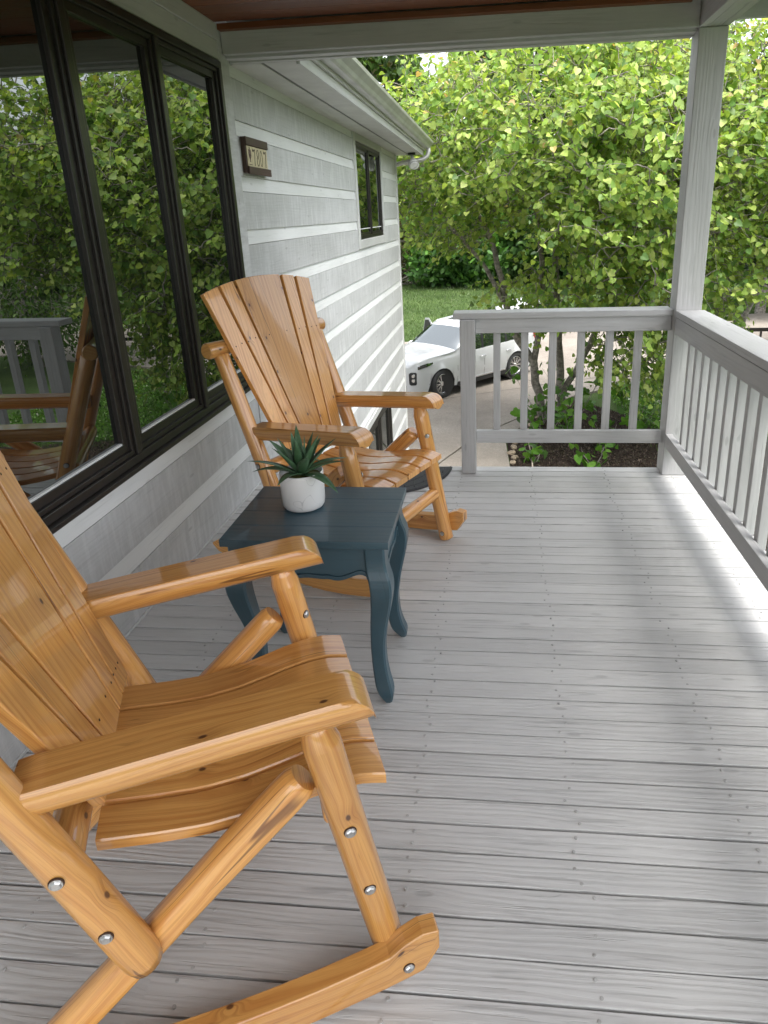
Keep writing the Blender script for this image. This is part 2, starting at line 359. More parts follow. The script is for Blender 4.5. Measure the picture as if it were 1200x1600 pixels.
# ================================================================= PORCH FLOOR
PITCH, Y0 = .08272, .9466
deck = empty('porch_deck'); tag(deck, kind='structure')
mb = MB()
k = -28
while Y0+k*PITCH < 3.99:
    ya = Y0+k*PITCH; dz = random.uniform(-.0012, .0012)
    w0 = random.uniform(.0018, .0038)+(.002 if random.random() < .25 else 0); w1 = random.uniform(.0020, .0040)
    zt = dz; n = 6; vs_ = []
    x0, x1 = .004+random.uniform(0, .003), 2.60
    xs = [x0+(x1-x0)*i/n for i in range(n+1)]
    oa = [random.uniform(-.0007, .0007) for _ in xs]; ob = [random.uniform(-.0007, .0007) for _ in xs]
    for i, x in enumerate(xs): vs_ += [(x, ya+w0+oa[i], zt-.034), (x, ya+w0+oa[i], zt), (x, ya+PITCH-w1+ob[i], zt), (x, ya+PITCH-w1+ob[i], zt-.034)]
    fs = []
    for i in range(n):
        a = i*4
        for j in range(4): fs.append((a+j, a+(j+1) % 4, a+4+(j+1) % 4, a+4+j))
    fs += [(3, 2, 1, 0), (n*4, n*4+1, n*4+2, n*4+3)]
    mb.add(vs_, [tuple(reversed(f)) for f in fs], (1, 0, 0))
    k += 1
mb.build('deck_boards', M['deck'], deck, bevel=.0016, seg=2)
nl = MB()
for jx in (.37, .80, 1.24, 1.672, 2.112, 2.5):
    k = -28
    while Y0+k*PITCH < 3.99:
        for fy in (.24, .74):
            if random.random() < .06: continue
            x = jx+random.gauss(0, .010); y = Y0+(k+fy)*PITCH+random.gauss(0, .005); z = random.choice((.0003, .0008, .0015, -.0002))+.0012
            rr = .0042; tilt = random.uniform(-.0008, .0008)
            nl.rings([[(x+rr*s_*math.cos(a), y+rr*s_*math.sin(a), z+dz_+tilt*math.cos(a)) for a in [2*math.pi*j/10 for j in range(10)]] for s_, dz_ in ((1.05, -.004), (1, -.0002), (.8, .0005))])
        k += 1
nl.build('deck_nail', painted_wood('painted nail heads', (.36, .355, .34), (.46, .455, .445), .4), deck)
jo = MB()
for jx in (.37, .80, 1.24, 1.672, 2.112, 2.55): jo.box((jx-.02, -1.3, -.23), (jx+.02, 3.95, -.0465))
jo.box((.0, 3.955, -.24), (2.6, 3.995, -.037)); jo.box((2.565, -1.3, -.24), (2.603, 3.953, -.037))
jo.build('deck_joists', M['rail'], deck, bevel=.003)
# stair down from the open bay at the far end (x .05 .. 1.2)
sheet_ = MB().box((.0, -1.3, -.046), (2.6, 3.95, -.042)); sheet_.build('deck_light_blocker', plain('black blocker sheet', (.012, .012, .012), .9), deck)  # added black sheet, blocks light from below so the board gaps read dark
st = MB()
for i in range(15):
    zt = -.2*(i+1); y = 4.0+.265*i
    if zt < GZ+.1: break
    st.box((.07, y, zt-.035), (1.23, y+.285, zt), (1, 0, 0))
for x in (.04, 1.235): st.prism([(3.998, -.04), (3.998, -.30), (7.8, GZ+.06), (8.1, GZ+.06)], 0, x, x+.03, (0, .8, -.6))
st.build('stair', M['rail'], deck, bevel=.003)
po = MB()
for x, y in ((.1, 3.85), (1.29, 3.85), (2.5, 3.85), (2.5, 1.2), (2.5, -1.1), (.1, 1.2)): po.box((x-.045, y-.045, GZ), (x+.045, y+.045, -.24))
po.build('deck_post', M['rail'], deck, bevel=.004)

# ================================================================= RAILINGS, POST
CAP = .985
r1 = empty('porch_railing', (1.29, 3.92, 0)); tag(r1, 'short grey painted railing with six balusters across the far end of the porch', 'railing', 'grey porch railings')
def rel(mb, o, root):      # children are authored in world space
    o.parent = root; o.matrix_parent_inverse = root.matrix_world.inverted(); return o
def part(mb, name, mat, root, bevel=.003, seg=2, **k):
    bpy.context.view_layer.update()
    o = mb.build(name, mat, None, bevel, seg, **k)
    o.parent = root; o.matrix_parent_inverse = Matrix.LocRotScale(root.location, root.rotation_euler, None).inverted()
    return o
part(MB().prism([(1.208, 3.912), (1.208, 4.045), (2.452, 4.060), (2.452, 3.912)], 2, CAP-.036, CAP, (1, 0, 0)), 'top_cap', M['rail'], r1, .004)
part(MB().box((1.337, 3.932, CAP-.122), (2.448, 3.968, CAP-.038)), 'top_rail', M['rail'], r1)
part(MB().box((1.338, 3.932, .184), (2.440, 3.968, .262)), 'bottom_rail', M['rail'], r1)
part(MB().box((1.247, 3.878, .001), (1.336, 3.966, CAP-.037), (0, 0, 1)), 'newel_post', M['rail'], r1, .004)
for i in range(6):
    x = 1.463+i*.1640
    part(MB().box((x-.021, 3.970, .190), (x+.021, 4.008, CAP-.037), (0, 0, 1)), 'baluster', M['rail'], r1)
r2 = empty('porch_railing', (2.50, 2.0, 0)); tag(r2, 'long grey painted railing running along the right side of the porch toward the camera', 'railing', 'grey porch railings')
part(MB().box((2.451, -1.3, CAP-.036), (2.606, 3.871, CAP)), 'top_cap', M['rail'], r2, .004)
part(MB().box((2.453, -1.3, CAP-.130), (2.489, 3.871, CAP-.038)), 'top_rail', M['rail'], r2)
part(MB().box((2.452, -1.3, .184), (2.489, 3.871, .264)), 'bottom_rail', M['rail'], r2)
part(MB().box((2.4915, -1.3, .178), (2.530, 3.871, .224)), 'bottom_rail', M['rail'], r2)
y = 3.70
while y > -1.2:
    part(MB().box((2.492, y-.019, .226), (2.530, y+.019, CAP-.037), (0, 0, 1)), 'baluster', M['rail'], r2)
    y -= .1305
part(MB().box((2.4925, -1.39, 0.001), (2.6, -1.301, CAP), (0, 0, 1)), 'newel_post', M['rail'], r2)
part(MB().box((2.4515, -1.04, CAP+.001), (2.59, -.90, 2.3635), (0, 0, 1)), 'roof_post', M['rail'], r2)
pp = empty('porch_post', (2.52, 3.94, 0)); tag(pp, 'tall square grey post holding up the porch roof at the corner of the two railings', 'post')
part(MB().box((2.4500, 3.8725, .0015), (2.5905, 4.0105, 2.3630), (0, 0, 1)), 'post_shaft', M['rail'], pp, .005, 3)

# ================================================================= HOUSE
house = empty('house', (0, 3, GZ)); tag(house, 'grey house wall with white horizontal strips, dark windows and porch roof on the left', 'house')
def hp(mb, name, mat, bevel=.002, **k): return part(mb, name, mat, house, bevel, **k)
# siding: wide grey board standing proud, sloped white strip below each one
SP = .295; z0s = 1.48
WTOP, WBOT = 2.50, GZ
openings = [(-2.2, 3.815, .625, 2.325), (7.34, 8.90, 1.29, 2.27), (7.05, 8.72, -2.7, -.78)]   # y0,y1,z0,z1
def clip(y0, y1, z0, z1):
    """split a band (y0..y1) where it meets openings overlapping z0..z1; returns list of y spans with full/partial z handled"""
    spans = [(y0, y1, z0, z1)]
    for a, b, c, d in openings:
        out = []
        for (p, q, r, s) in spans:
            if b <= p or a >= q or d <= r or c >= s: out.append((p, q, r, s)); continue
            if p < a: out.append((p, a, r, s))
            if q > b: out.append((b, q, r, s))
            if r < c: out.append((max(p, a), min(q, b), r, c))
            if s > d: out.append((max(p, a), min(q, b), d, s))
        spans = out
    return spans
sb_, sw_ = MB(), MB()
k = -16
while True:
    zt = z0s+k*SP      # top of white strip = underside of the wide board above
    if zt > WTOP: break
    if zt > GZ:
        # joints
        for (p, q, r, s) in clip(-2.2, 10.30, zt, min(zt+SP-.085, WTOP)):
            cuts = [p]
            while cuts[-1] < q-2.6: cuts.append(cuts[-1]+random.uniform(1.6, 4.0))
            cuts[-1:] = [cuts[-1], q] if q-cuts[-1] > .01 else [q]
            for a, b in zip(cuts[:-1], cuts[1:]):
                if b-a > .005: sb_.box((-.02, a+.0007, r+.0005), (.0115+random.uniform(-.0008, .0008), b-.0007, s), (0, 1, 0))
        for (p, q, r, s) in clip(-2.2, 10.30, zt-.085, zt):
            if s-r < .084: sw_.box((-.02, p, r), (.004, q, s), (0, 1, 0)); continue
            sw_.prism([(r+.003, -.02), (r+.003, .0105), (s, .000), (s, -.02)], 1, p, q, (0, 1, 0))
    k += 1
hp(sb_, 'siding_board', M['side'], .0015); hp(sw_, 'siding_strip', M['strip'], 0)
hp(MB().box((-.05, -2.2, GZ), (-.021, 10.30, 2.72)).box((-7.0, 10.255, GZ), (-.021, 10.285, 2.72)), 'wall', M['side'], 0)
# back return (end wall) siding
hp(MB().box((-7, 10.286, GZ), (-.022, 10.30, 2.7), (1, 0, 0)), 'end_wall', M['side'], .002)
hp(MB().box((-.06, 10.25, GZ), (.024, 10.322, 2.33), (0, 0, 1)), 'corner_trim', M['trim'])
# trims round the big window
hp(MB().box((-.02, 3.822, .001+.0), (.020, 3.955, 2.49), (0, 0, 1)), 'trim_board', M['side'])
hp(MB().box((-.02, -2.2, 2.332), (.019, 3.820, 2.42), (0, 1, 0)).box((-.02, -2.2, 2.423), (.026, 3.820, 2.50), (0, 1, 0)), 'trim_board', M['trim'])
hp(MB().box((.012, -2.2, .001), (.019, 3.82, .012), (0, 1, 0)), 'trim_board', M['side'])
# big window: outer frame, three sashes
def window(y0, y1, z0, z1, splits, name, depth=.032, fw=.034, sw=.034, mat='dark_frame', sill=True):
    w = MB(); X = depth
    w.box((-.06, y0, z0), (X, y1, z0+fw)).box((-.06, y0, z1-fw), (X, y1, z1))
    w.box((-.06, y0, z0+fw), (X, y0+fw, z1-fw)).box((-.06, y1-fw, z0+fw), (X, y1, z1-fw))
    for s in splits: w.box((-.06, s-fw*.55, z0+fw), (X-.001, s+fw*.55, z1-fw), (0, 0, 1))
    fr = hp(w, name, M[mat], .003)
    e = [y0+fw]+[c for s in splits for c in (s-fw*.55, s+fw*.55)]+[y1-fw]
    for i in range(0, len(e), 2):
        a, b = e[i]+.002, e[i+1]-.002; s = MB(); zb, ztp = z0+fw+.002, z1-fw-.002
        for x0_, x1_, t in ((-.05, X-.012, sw*.55), (-.05, X-.024, sw)):
            s.box((x0_, a, zb), (x1_, b, zb+t)).box((x0_, a, ztp-t), (x1_, b, ztp)).box((x0_, a, zb+t), (x1_, a+t, ztp-t)).box((x0_, b-t, zb+t), (x1_, b, ztp-t))
            if t < sw: a += t; b -= t; zb += t; ztp -= t
        # second pass thickness already stepped
        sh = hp(s, 'sash', M[mat], .002)
        sh.parent = fr; sh.matrix_parent_inverse = Matrix()
        gp = MB().box((-.030, a+.003, zb+.003), (-.010, b-.003, ztp-.003), (0, 0, 1))
        go = hp(gp, 'pane', M['window_glass'], 0); go.parent = fr
        bd = MB(); t = .007
        a2, b2, z2, z3 = a+sw, b-sw, zb+sw, ztp-sw
        go.matrix_parent_inverse = Matrix()
        gk = MB().box((-.0095, a2, z2), (.004, b2, z2+.008))
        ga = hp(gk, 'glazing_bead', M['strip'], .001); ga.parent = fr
        ga.matrix_parent_inverse = Matrix()
    return fr
window(-.9, 3.812, .628, 2.322, [.75, 2.425, 3.095], 'window')
hp(MB().box((-.03, -.92, .606), (.052, 3.822, .626), (0, 1, 0)), 'window_sill', M['dark_frame'])
# small far window with pale casing
cz = MB()
cz.box((-.02, 7.24, 1.20), (.024, 7.338, 2.344), (0, 0, 1)).box((-.02, 8.902, 1.20), (.024, 8.98, 2.344), (0, 0, 1))
cz.box((-.02, 7.34, 1.20), (.0235, 8.90, 1.288), (0, 1, 0)).box((-.02, 7.34, 2.272), (.0235, 8.90, 2.344), (0, 1, 0))
hp(cz, 'window_casing', M['trim'])
window(7.342, 8.898, 1.29, 2.27, [8.12], 'window', .012, .04, .04)
# lower sliding door
window(7.052, 8.718, -2.70, -.782, [7.88], 'patio_door', .030, .05, .05)
cz = MB(); cz.box((-.02, 6.95, -2.85), (.024, 7.048, -.70), (0, 0, 1)).box((-.02, 8.722, -2.85), (.024, 8.80, -.70), (0, 0, 1)).box((-.02, 7.05, -.778), (.0235, 8.72, -.70), (0, 1, 0))
hp(cz, 'door_casing', M['trim'])
# eave: soffit, fascia, gutter
SZ = 2.345
so = MB(); so.box((.0, 4.02, SZ), (.175, 10.50, SZ+.012), (0, 1, 0)); so.box((.195, 4.02, SZ), (.375, 10.50, SZ+.012), (0, 1, 0)); so.box((.0, 4.02, SZ+.014), (.375, 10.50, SZ+.03), (0, 1, 0))
hp(so, 'soffit', M['soffit'], .002)
hp(MB().box((.175, 4.02, SZ+.004), (.195, 10.49, SZ+.0125)), 'soffit_vent', M['dark_frame'], 0)
hp(MB().box((.376, 4.02, SZ-.012), (.398, 10.52, SZ+.175), (0, 1, 0)).box((.399, 4.02, SZ+.05), (.420, 10.52, SZ+.175), (0, 1, 0)), 'fascia', M['trim'])
g0, gz = .421, SZ+.075
prof = [(0, .0), (.055, .0), (.072, .012), (.084, .034), (.104, .052), (.122, .070), (.126, .094), (.119, .098), (.112, .090), (.108, .076), (.080, .046), (.065, .020), (.050, .006), (.007, .006), (.007, .094), (0, .094)]
prof = [(g0+x, gz+z) for x, z in prof]
gm = MB(); ring0 = [(x, 4.02, z) for x, z in prof]; ring1 = [(x, 10.54, z) for x, z in prof]
n = len(prof); gm.add(ring0+ring1, [(i, (i+1) % n, n+(i+1) % n, n+i) for i in range(n)]+[tuple(range(n-1, -1, -1)), tuple(range(n, 2*n))], (0, 1, 0))
gm.prism([(p[1], p[0]) for p in prof[:8]]+[(gz+.094, g0)], 1, 10.541, 10.544)
hp(gm, 'gutter', M['gutter'], 0)
ds = MB(); ds.tube([(.475, 10.45, gz+.01), (.475, 10.45, gz-.05), (.455, 10.445, gz-.10), (.40, 10.43, gz-.14), (.25, 10.39, gz-.165), (.10, 10.365, gz-.185), (.0, 10.355, gz-.21), (-.06, 10.352, gz-.27), (-.07, 10.35, gz-.6), (-.07, 10.35, GZ+.1)], [.032]*10, 12)
hp(ds, 'downspout', M['gutter'], 0)
# roof above the eave
hp(MB().prism([(SZ+.18, .50), (SZ+.195, .50), (4.6, -3.4), (4.58, -3.4)], 1, 4.05, 10.72, (0, 1, 0)).prism([(SZ+.14, -6.5), (SZ+.155, -6.5), (4.6, -3.41), (4.585, -3.41)], 1, -2.2, 10.72, (0, 1, 0)), 'roof', plain('shingle', (.09, .085, .08), .9, 0, .3, 30, .6), 0)
# porch roof: ceiling boards, beams
ce = MB(); x = .0
y = -.926
while y < 3.80:
    ce.box((0.0, y+.0012, 2.500), (2.75, y+.1378, 2.516), (1, 0, 0)); y += .139
hp(ce, 'porch_ceiling', M['cedar_ceiling'], .002)
hp(MB().box((.028, 3.82, 2.470), (2.40, 3.868, 2.4985), (1, 0, 0)), 'ceiling_trim', M['cedar_ceiling'], .002)
bmn = MB(); bmn.box((.024, 3.870, 2.366), (2.448, 3.908, 2.4985), (1, 0, 0)).box((.024, 3.909, 2.352), (2.448, 3.972, 2.4985), (1, 0, 0)).box((.024, 3.973, 2.3445), (2.448, 4.015, 2.60), (1, 0, 0))
hp(bmn, 'porch_beam', M['rail'], .003)
bms = MB(); bms.box((2.4495, -1.05, 2.3645), (2.488, 4.015, 2.4985), (0, 1, 0)).box((2.489, -1.05, 2.3650), (2.552, 4.013, 2.4985), (0, 1, 0)).box((2.553, -1.05, 2.364), (2.592, 4.011, 2.60), (0, 1, 0))
hp(bms, 'porch_beam', M['rail'], .003)
# porch roof overhang beyond the beams (right side and end), rafters
ov = MB(); ov.box((2.593, -1.05, 2.56), (3.05, 4.30, 2.575), (1, 0, 0))
for i in range(8): ov.box((2.594, 4.20-i*.62-.02, 2.46), (3.02, 4.20-i*.62+.02, 2.558), (1, 0, 0))
ov.box((3.021, -1.05, 2.43), (3.045, 4.32, 2.60), (0, 1, 0))
hp(ov, 'porch_overhang', M['rail'], .003)
hp(MB().box((-.0, -1.07, 2.62), (3.08, 4.06, 2.66), (0, 1, 0)), 'porch_roof', plain('porch shingle', (.09, .085, .08), .9), 0)

# gutter of the porch seen past the post (white corner top right)
gu = MB(); gu.tube([(2.72, -2.0, 2.47), (2.72, 4.2, 2.47)], .018, 10)
# flood light
fl = empty('security_light', (.27, 10.1, SZ)); tag(fl, 'small twin-headed security floodlight under the eave near the downspout', 'floodlight')
part(MB().tube([(.27, 10.1, SZ-.002), (.27, 10.1, SZ-.03)], .055, 16), 'mount', M['dark_frame'], fl, 0)
for s, dy in ((-1, -.07), (1, .07)):
    b = part(MB().tube([(.27, 10.1+dy*.4, SZ-.03), (.28, 10.1+dy, SZ-.07), (.30, 10.08+dy*1.3, SZ-.10), (.30, 10.03+dy*1.5, SZ-.15), (.315, 10.01+dy*1.6, SZ-.175)], [.018, .02, .035, .062, .066], 16), 'lamp_head', plain('lamp shell', (.5, .5, .48), .3), fl, 0)
    part(MB().tube([(.315, 10.01+dy*1.6, SZ-.1755), (.318, 10.006+dy*1.6, SZ-.181)], [.060, .054], 16), 'lens', plain('frosted lens', (.75, .75, .74), .15), fl, 0)

# address plaque
sg = empty('house_number_sign', (.02, 3.70, 1.66)); tag(sg, 'small wooden address plaque reading 7807 on the siding right of the big window', 'sign')
sg.location = (.013, 3.71, 1.66)
bwood = painted_wood('dark stained plaque', (.045, .022, .015), (.09, .05, .035), .6, .5, .001, 30, (.12, .08, .06), .7)
part(MB().box((.013, 3.94, 1.580), (.037, 4.20, 1.752), (0, 1, 0)), 'backing', bwood, sg, .002)
part(MB().box((.0372, 3.935, 1.712), (.0500, 4.205, 1.752), (0, 1, 0)).box((.0372, 3.945, 1.575), (.0500, 4.225, 1.612), (0, 1, 0)), 'wood_bar', bwood, sg, .003)
part(MB().box((.0373, 3.952, 1.6125), (.0420, 4.20, 1.7115), (0, 1, 0)), 'plate', plain('cream ceramic', (.62, .53, .38), .3, 0, .1, 30, .05), sg, .002)
ink = plain('dark brown ink', (.05, .028, .02), .6)
def stroke(mb, pts, w):   # pts in (y,z), flat raised stroke on the plaque face
    for a, b in zip(pts[:-1], pts[1:]):
        a, b = Vector(a), Vector(b); d = (b-a); n_ = Vector((-d.y, d.x)).normalized()*w/2; e = d.normalized()*w*.3; a = a-e; b = b+e
        mb.prism([tuple(a-n_), tuple(b-n_), tuple(b+n_), tuple(a+n_)], 0, .0415, .0428)
zb, zt_ = 1.620, 1.700
def seven(y):
    global nb
    nb = MB(); stroke(nb, [(y, zt_-.012), (y+.003, zt_-.003), (y+.012, zt_-.006), (y+.030, zt_-.002), (y+.027, zt_-.02), (y+.020, zb+.02), (y+.019, zb)], .0045)
    stroke(nb, [(y+.003, zt_-.004), (y+.016, zt_-.010)], .008); part(nb, 'numeral', ink, sg, 0)
def ell(y, z, ry, rz, w=.004): stroke(nb, [(y+ry*math.cos(t), z+rz*math.sin(t)) for t in [2*math.pi*i/16 for i in range(17)]], w)
seven(4.014); nb = MB(); ell(4.077, 1.682, .0105, .017); ell(4.077, 1.642, .0125, .021); part(nb, 'numeral', ink, sg, 0); nb = MB(); ell(4.119, 1.660, .0135, .038, .0036); part(nb, 'numeral', ink, sg, 0); seven(4.153)
tl = MB(); stroke(tl, [(3.968, 1.672), (3.970, 1.692)], .006); stroke(tl, [(3.980, 1.665), (3.980, 1.702)], .009); stroke(tl, [(3.992, 1.672), (3.990, 1.692)], .006); stroke(tl, [(3.970, 1.668), (3.980, 1.648), (3.991, 1.668)], .010); stroke(tl, [(3.981, 1.655), (3.981, 1.636)], .007); stroke(tl, [(3.964, 1.622), (3.998, 1.622)], .003)
part(tl, 'motif', plain('motif brown', (.10, .045, .05), .6), sg, 0)

for ch_ in sg.children:
    for v_ in ch_.data.vertices: v_.co.y = 4.012+(v_.co.y-3.935)*1.41; v_.co.z = 1.788+(v_.co.z-1.575)*1.12

# ================================================================= ROCKING CHAIR
def lerp(a, b, t): return a+(b-a)*t
def V(*a): return Vector(a)
def log(mb, a, b, r, r2=None, n=12, ends=(.010, .010), cone=(0, 0), wob=.02, bow=.0, seedn=0):
    """peeled log from a to b with chamfered ends; cone=(len, r) at the b end"""
    a, b = V(*a), V(*b); L = (b-a).length; r2 = r2 or r; pts, rr = [], []
    t = [0, ends[0]/L*.4, ends[0]/L]+[i/n for i in range(1, n)]
    if cone[0]: t += [1-cone[0]/L, 1-cone[0]/L*.5, 1]
    else: t += [1-ends[1]/L, 1-ends[1]/L*.4, 1]
    t = sorted(set(t)); up = V(0, 0, 1) if abs((b-a).normalized().z) < .8 else V(1, 0, 0)
    for q in t:
        s = q*L; R_ = lerp(r, r2, q)*(1+.018*math.sin(q*9+seedn))
        if s < ends[0]: R_ *= .80+.20*math.sqrt(max(0, 1-(1-s/ends[0])**2))
        if cone[0] and s > L-cone[0]: R_ = lerp(R_, cone[1], ((s-(L-cone[0]))/cone[0])**1.3)
        elif (not cone[0]) and L-s < ends[1]: R_ *= .80+.20*math.sqrt(max(0, 1-(1-(L-s)/ends[1])**2))
        pts.append(a+(b-a)*q+up*bow*math.sin(q*math.pi)); rr.append(R_)
    return mb.tube(pts, rr, 20, wob=wob, seedn=seedn)
def make_bolt(root_part, p, nrm, r=.0085):
    p, nrm = V(*p), V(*nrm).normalized()
    h = MB().tube([p-nrm*.001, p+nrm*.0016], [r*1.5, r*1.4], 18)
    ho = h.build('bolt_recess', M['bolt_hole'], root_part)
    b = MB().tube([p+nrm*.001, p+nrm*.004, p+nrm*.006], [r*1.15, r*1.1, r*.8], 6)
    b.sm = [False]*len(b.sm)
    b.tube([p+nrm*.001, p+nrm*.0032], [r*1.3, r*1.25], 16)
    b.build('bolt', M['steel'], root_part)
def make_chair():
    root = empty('rocking_chair')
    P = M['pine']
    # --- seat slats with S profile
    def seatz(u):
        t = (u+.415)/.544
        return float(np.interp(t, [0, .1, .2, .35, .5, .62, .74, .84, .92, 1], [.470, .462, .454, .447, .452, .464, .478, .484, .482, .470]))
    nS = 5; us = [-.415+.544*i/22 for i in range(23)]
    for i in range(nS):
        m = MB(); rings = []
        for u in us:
            hw = lerp(.230, .256, (u+.415)/.544); w = 2*hw/nS; v0 = -hw+i*w+.0045; v1 = v0+w-.009; z = seatz(u); th = .024
            b = .003
            rings.append([(u, v0, z-th), (u, v1, z-th), (u, v1, z-b), (u, v1-b, z), (u, v0+b, z), (u, v0, z-b)])
        vs_ = [p for r in rings for p in r]; fs = []; uvs = []
        per = [0, .09, .114, .117, .20, .203, .23]
        for a in range(len(rings)-1):
            for j in range(6):
                k_ = (j+1) % 6; fs.append((a*6+k_, a*6+j, a*6+6+j, a*6+6+k_)); uvs.append([(us[a], per[j+1]), (us[a], per[j]), (us[a+1], per[j]), (us[a+1], per[j+1])])
        fs.append(tuple(range(6))); uvs.append([(3+p[2]*.3, p[1]) for p in rings[0]])
        fs.append(tuple(range(len(vs_)-1, len(vs_)-7, -1))); uvs.append([(4+p[2]*.3, p[1]) for p in reversed(rings[-1])])
        m.add(vs_, fs, uvs=uvs, smooth=False); o = m.build('seat_slat', P, root)
        for pu in o.data.polygons: pu.use_smooth = len(pu.vertices) == 4
        o.modifiers.new('edge', 'EDGE_SPLIT').split_angle = R(30)
    # --- back slats: plane from bottom to top, fanned
    B0, B1 = V(-.402, 0, .518), V(-.646, 0, 1.266); up = (B1-B0); H = up.length; up.normalize(); nrm = up.cross(V(0, 1, 0)) * -1
    if nrm.x < 0: nrm = -nrm
    wb, wt = .195, .344
    cb = [-1, -.60, -.30, .30, .60, 1]; ct = [-1, -.72, -.44, .44, .72, 1]
    for i in range(5):
        m = MB(); nh = 14; nw = 8 if i == 2 else 4; gb = .0032; gt = .0085
        grid = []
        for a in range(nh+1):
            t = a/nh; row = []
            l = lerp(cb[i]*wb+(gb if i else 0), ct[i]*wt+(gt if i else 0), t)
            r = lerp(cb[i+1]*wb-(gb if i < 4 else 0), ct[i+1]*wt-(gt if i < 4 else 0), t)
            for b in range(nw+1):
                v = lerp(l, r, b/nw); fr = v/(lerp(wb, wt, t))
                top = H+.046*(1-fr*fr); bot = .006*(1-fr*fr)
                row.append((v, lerp(bot, top, t)))
            grid.append(row)
        def P3(v, h, d): return B0+up*h+V(0, v, 0)+nrm*d
        vs_ = [P3(v, h, .012) for row in grid for v, h in row]+[P3(v, h, -.012) for row in grid for v, h in row]
        N = (nh+1)*(nw+1); fs = []; uvs = []
        idx = lambda a, b: a*(nw+1)+b
        for a in range(nh):
            for b in range(nw):
                q = [idx(a, b), idx(a, b+1), idx(a+1, b+1), idx(a+1, b)]
                fs.append(tuple(q)); uvs.append([(grid[k//(nw+1)][k % (nw+1)][1], grid[k//(nw+1)][k % (nw+1)][0]) for k in q])
                fs.append(tuple(N+k for k in reversed(q))); uvs.append([(grid[k//(nw+1)][k % (nw+1)][1]+2, grid[k//(nw+1)][k % (nw+1)][0]) for k in reversed(q)])
        def side(seq):
            for k0, k1 in zip(seq[:-1], seq[1:]):
                fs.append((k1, k0, N+k0, N+k1)); g0, g1 = grid[k0//(nw+1)][k0 % (nw+1)], grid[k1//(nw+1)][k1 % (nw+1)]
                uvs.append([(g1[1]+g1[0]*.3, .5), (g0[1]+g0[0]*.3, .5), (g0[1]+g0[0]*.3, .524), (g1[1]+g1[0]*.3, .524)])
        side([idx(0, b) for b in range(nw+1)]); side([idx(a, nw) for a in range(nh+1)]); side([idx(nh, b) for b in range(nw, -1, -1)]); side([idx(a, 0) for a in range(nh, -1, -1)])
        m.add(vs_, fs, uvs=uvs); m.build('back_slat', P, root, bevel=.003, seg=2)
    # screw dots on slats at the two cross members
    for h, w in ((.545, lerp(wb, wt, .68)), (.045, wb)):
        for fr in (-.93, -.8, -.66, -.5, -.2, .2, .5, .66, .8, .93):
            c = B0+up*(h+random.uniform(-.006, .006)+.02*(1-fr*fr))+V(0, fr*w, 0)+nrm*.0122
            MB().tube([c, c+nrm*.0006], .0032, 8).build('screw_hole', M['bolt_hole'], root)
    # --- cross logs
    o = log(MB(), (-.622, -.388, 1.035), (-.622, .388, 1.035), .034, seedn=1).build('cross_log', P, root)
    o = log(MB(), (-.455, -.31, .500), (-.455, .31, .500), .034, seedn=2).build('cross_log', P, root)
    o = log(MB(), (.066, -.285, .248), (.066, .285, .248), .031, ends=(.01, .01), seedn=3).build('stretcher', P, root)
    o = log(MB(), (.020, -.28, .428), (.020, .28, .428), .026, seedn=4).build('seat_rail', P, root)
    for s in (-1, 1):
        # armrest: half log, flat top, bull-nosed front
        rA = .050; a, b = V(-.487, s*.290, .684), V(.100, s*.297, .725); d = (b-a); L = d.length; d.normalize(); side_ = V(0, 1, 0)-d*d.y; side_.normalize(); upv = d.cross(side_)
        if upv.z < 0: upv = -upv
        rings = []; st_ = [0, .006, .02]+[L*i/12 for i in range(1, 10)]+[L-.13, L-.10, L-.08, L-.06, L-.045, L-.032, L-.02, L-.011, L-.004, L]
        for q in sorted(st_):
            top = .019
            x = L-q
            if x < .062: top = .019-.056*(1-math.sqrt(max(0, 1-((.062-x)/.062)**2)))
            sc_ = 1.0 if q > .02 else .93+.07*q/.02
            ring = []
            for j in range(24):
                t = 2*math.pi*j/24; yy = rA*math.sin(t)*sc_; zz = rA*1.02*math.cos(t)*sc_
                zz2 = min(zz, top)
                if zz > top:   # spread clipped points over the flat
                    yy = yy
                ring.append(a+d*q+side_*yy+upv*zz2)
            rings.append(ring)
        m = MB().rings(rings, True, circ=rA)
        o = m.build('armrest', P, root); es = o.modifiers.new('edge', 'EDGE_SPLIT'); es.split_angle = R(42)
        # front leg
        fl_ = log(MB(), (.114, s*.296, .006), (-.008, s*.296, .690), .034, .037, cone=(.060, .020), seedn=5+s)
        fo = fl_.build('front_leg', P, root)
        ax = V(-.123, -s*.004, .66).normalized()
        for zt in (.275, .435, .54):
            t = (zt-.006)/.684; c = V(lerp(.114, -.008, t), s*.296, zt)
            if zt != .54: make_bolt(fo, c+V(0, s*.0355, 0), (0, s, 0))
            else: make_bolt(fo, c+V(.026, -s*.024, 0), (.75, -s*.65, 0), .008)
        make_bolt(fo, V(.108, s*.2615, .045), (0, -s, 0), .008)
        # rear leg
        rl = log(MB(), (-.350, s*.322, .262), (-.606, s*.322, 1.012), .036, .033, ends=(.055, .01), seedn=9+s)
        ro = rl.build('rear_leg', P, root)
        for zt in (.39, .535):
            t = (zt-.262)/.75; c = V(lerp(-.350, -.606, t), s*.322, zt); make_bolt(ro, c+V(0, s*.0358, 0), (0, s, 0))
        # brace: half-hewn log, from the front leg down to the rocker's tail
        bl = MB(); A, B_ = V(-.605, s*.285, .030), V(-.035, s*.285, .548)
        bo = log(bl, A, B_, .034, .036, ends=(.012, .035), seedn=12+s)
        for v in bl.v: v.y = s*min(abs(v.y), .285+.030)
        for v in bl.v:
            if v.z < .012: v.z = .012
        bo = bl.build('brace', P, root)
        # rocker
        R0 = 2.05; uc = -.27; zc = R0
        out = []; inn = []
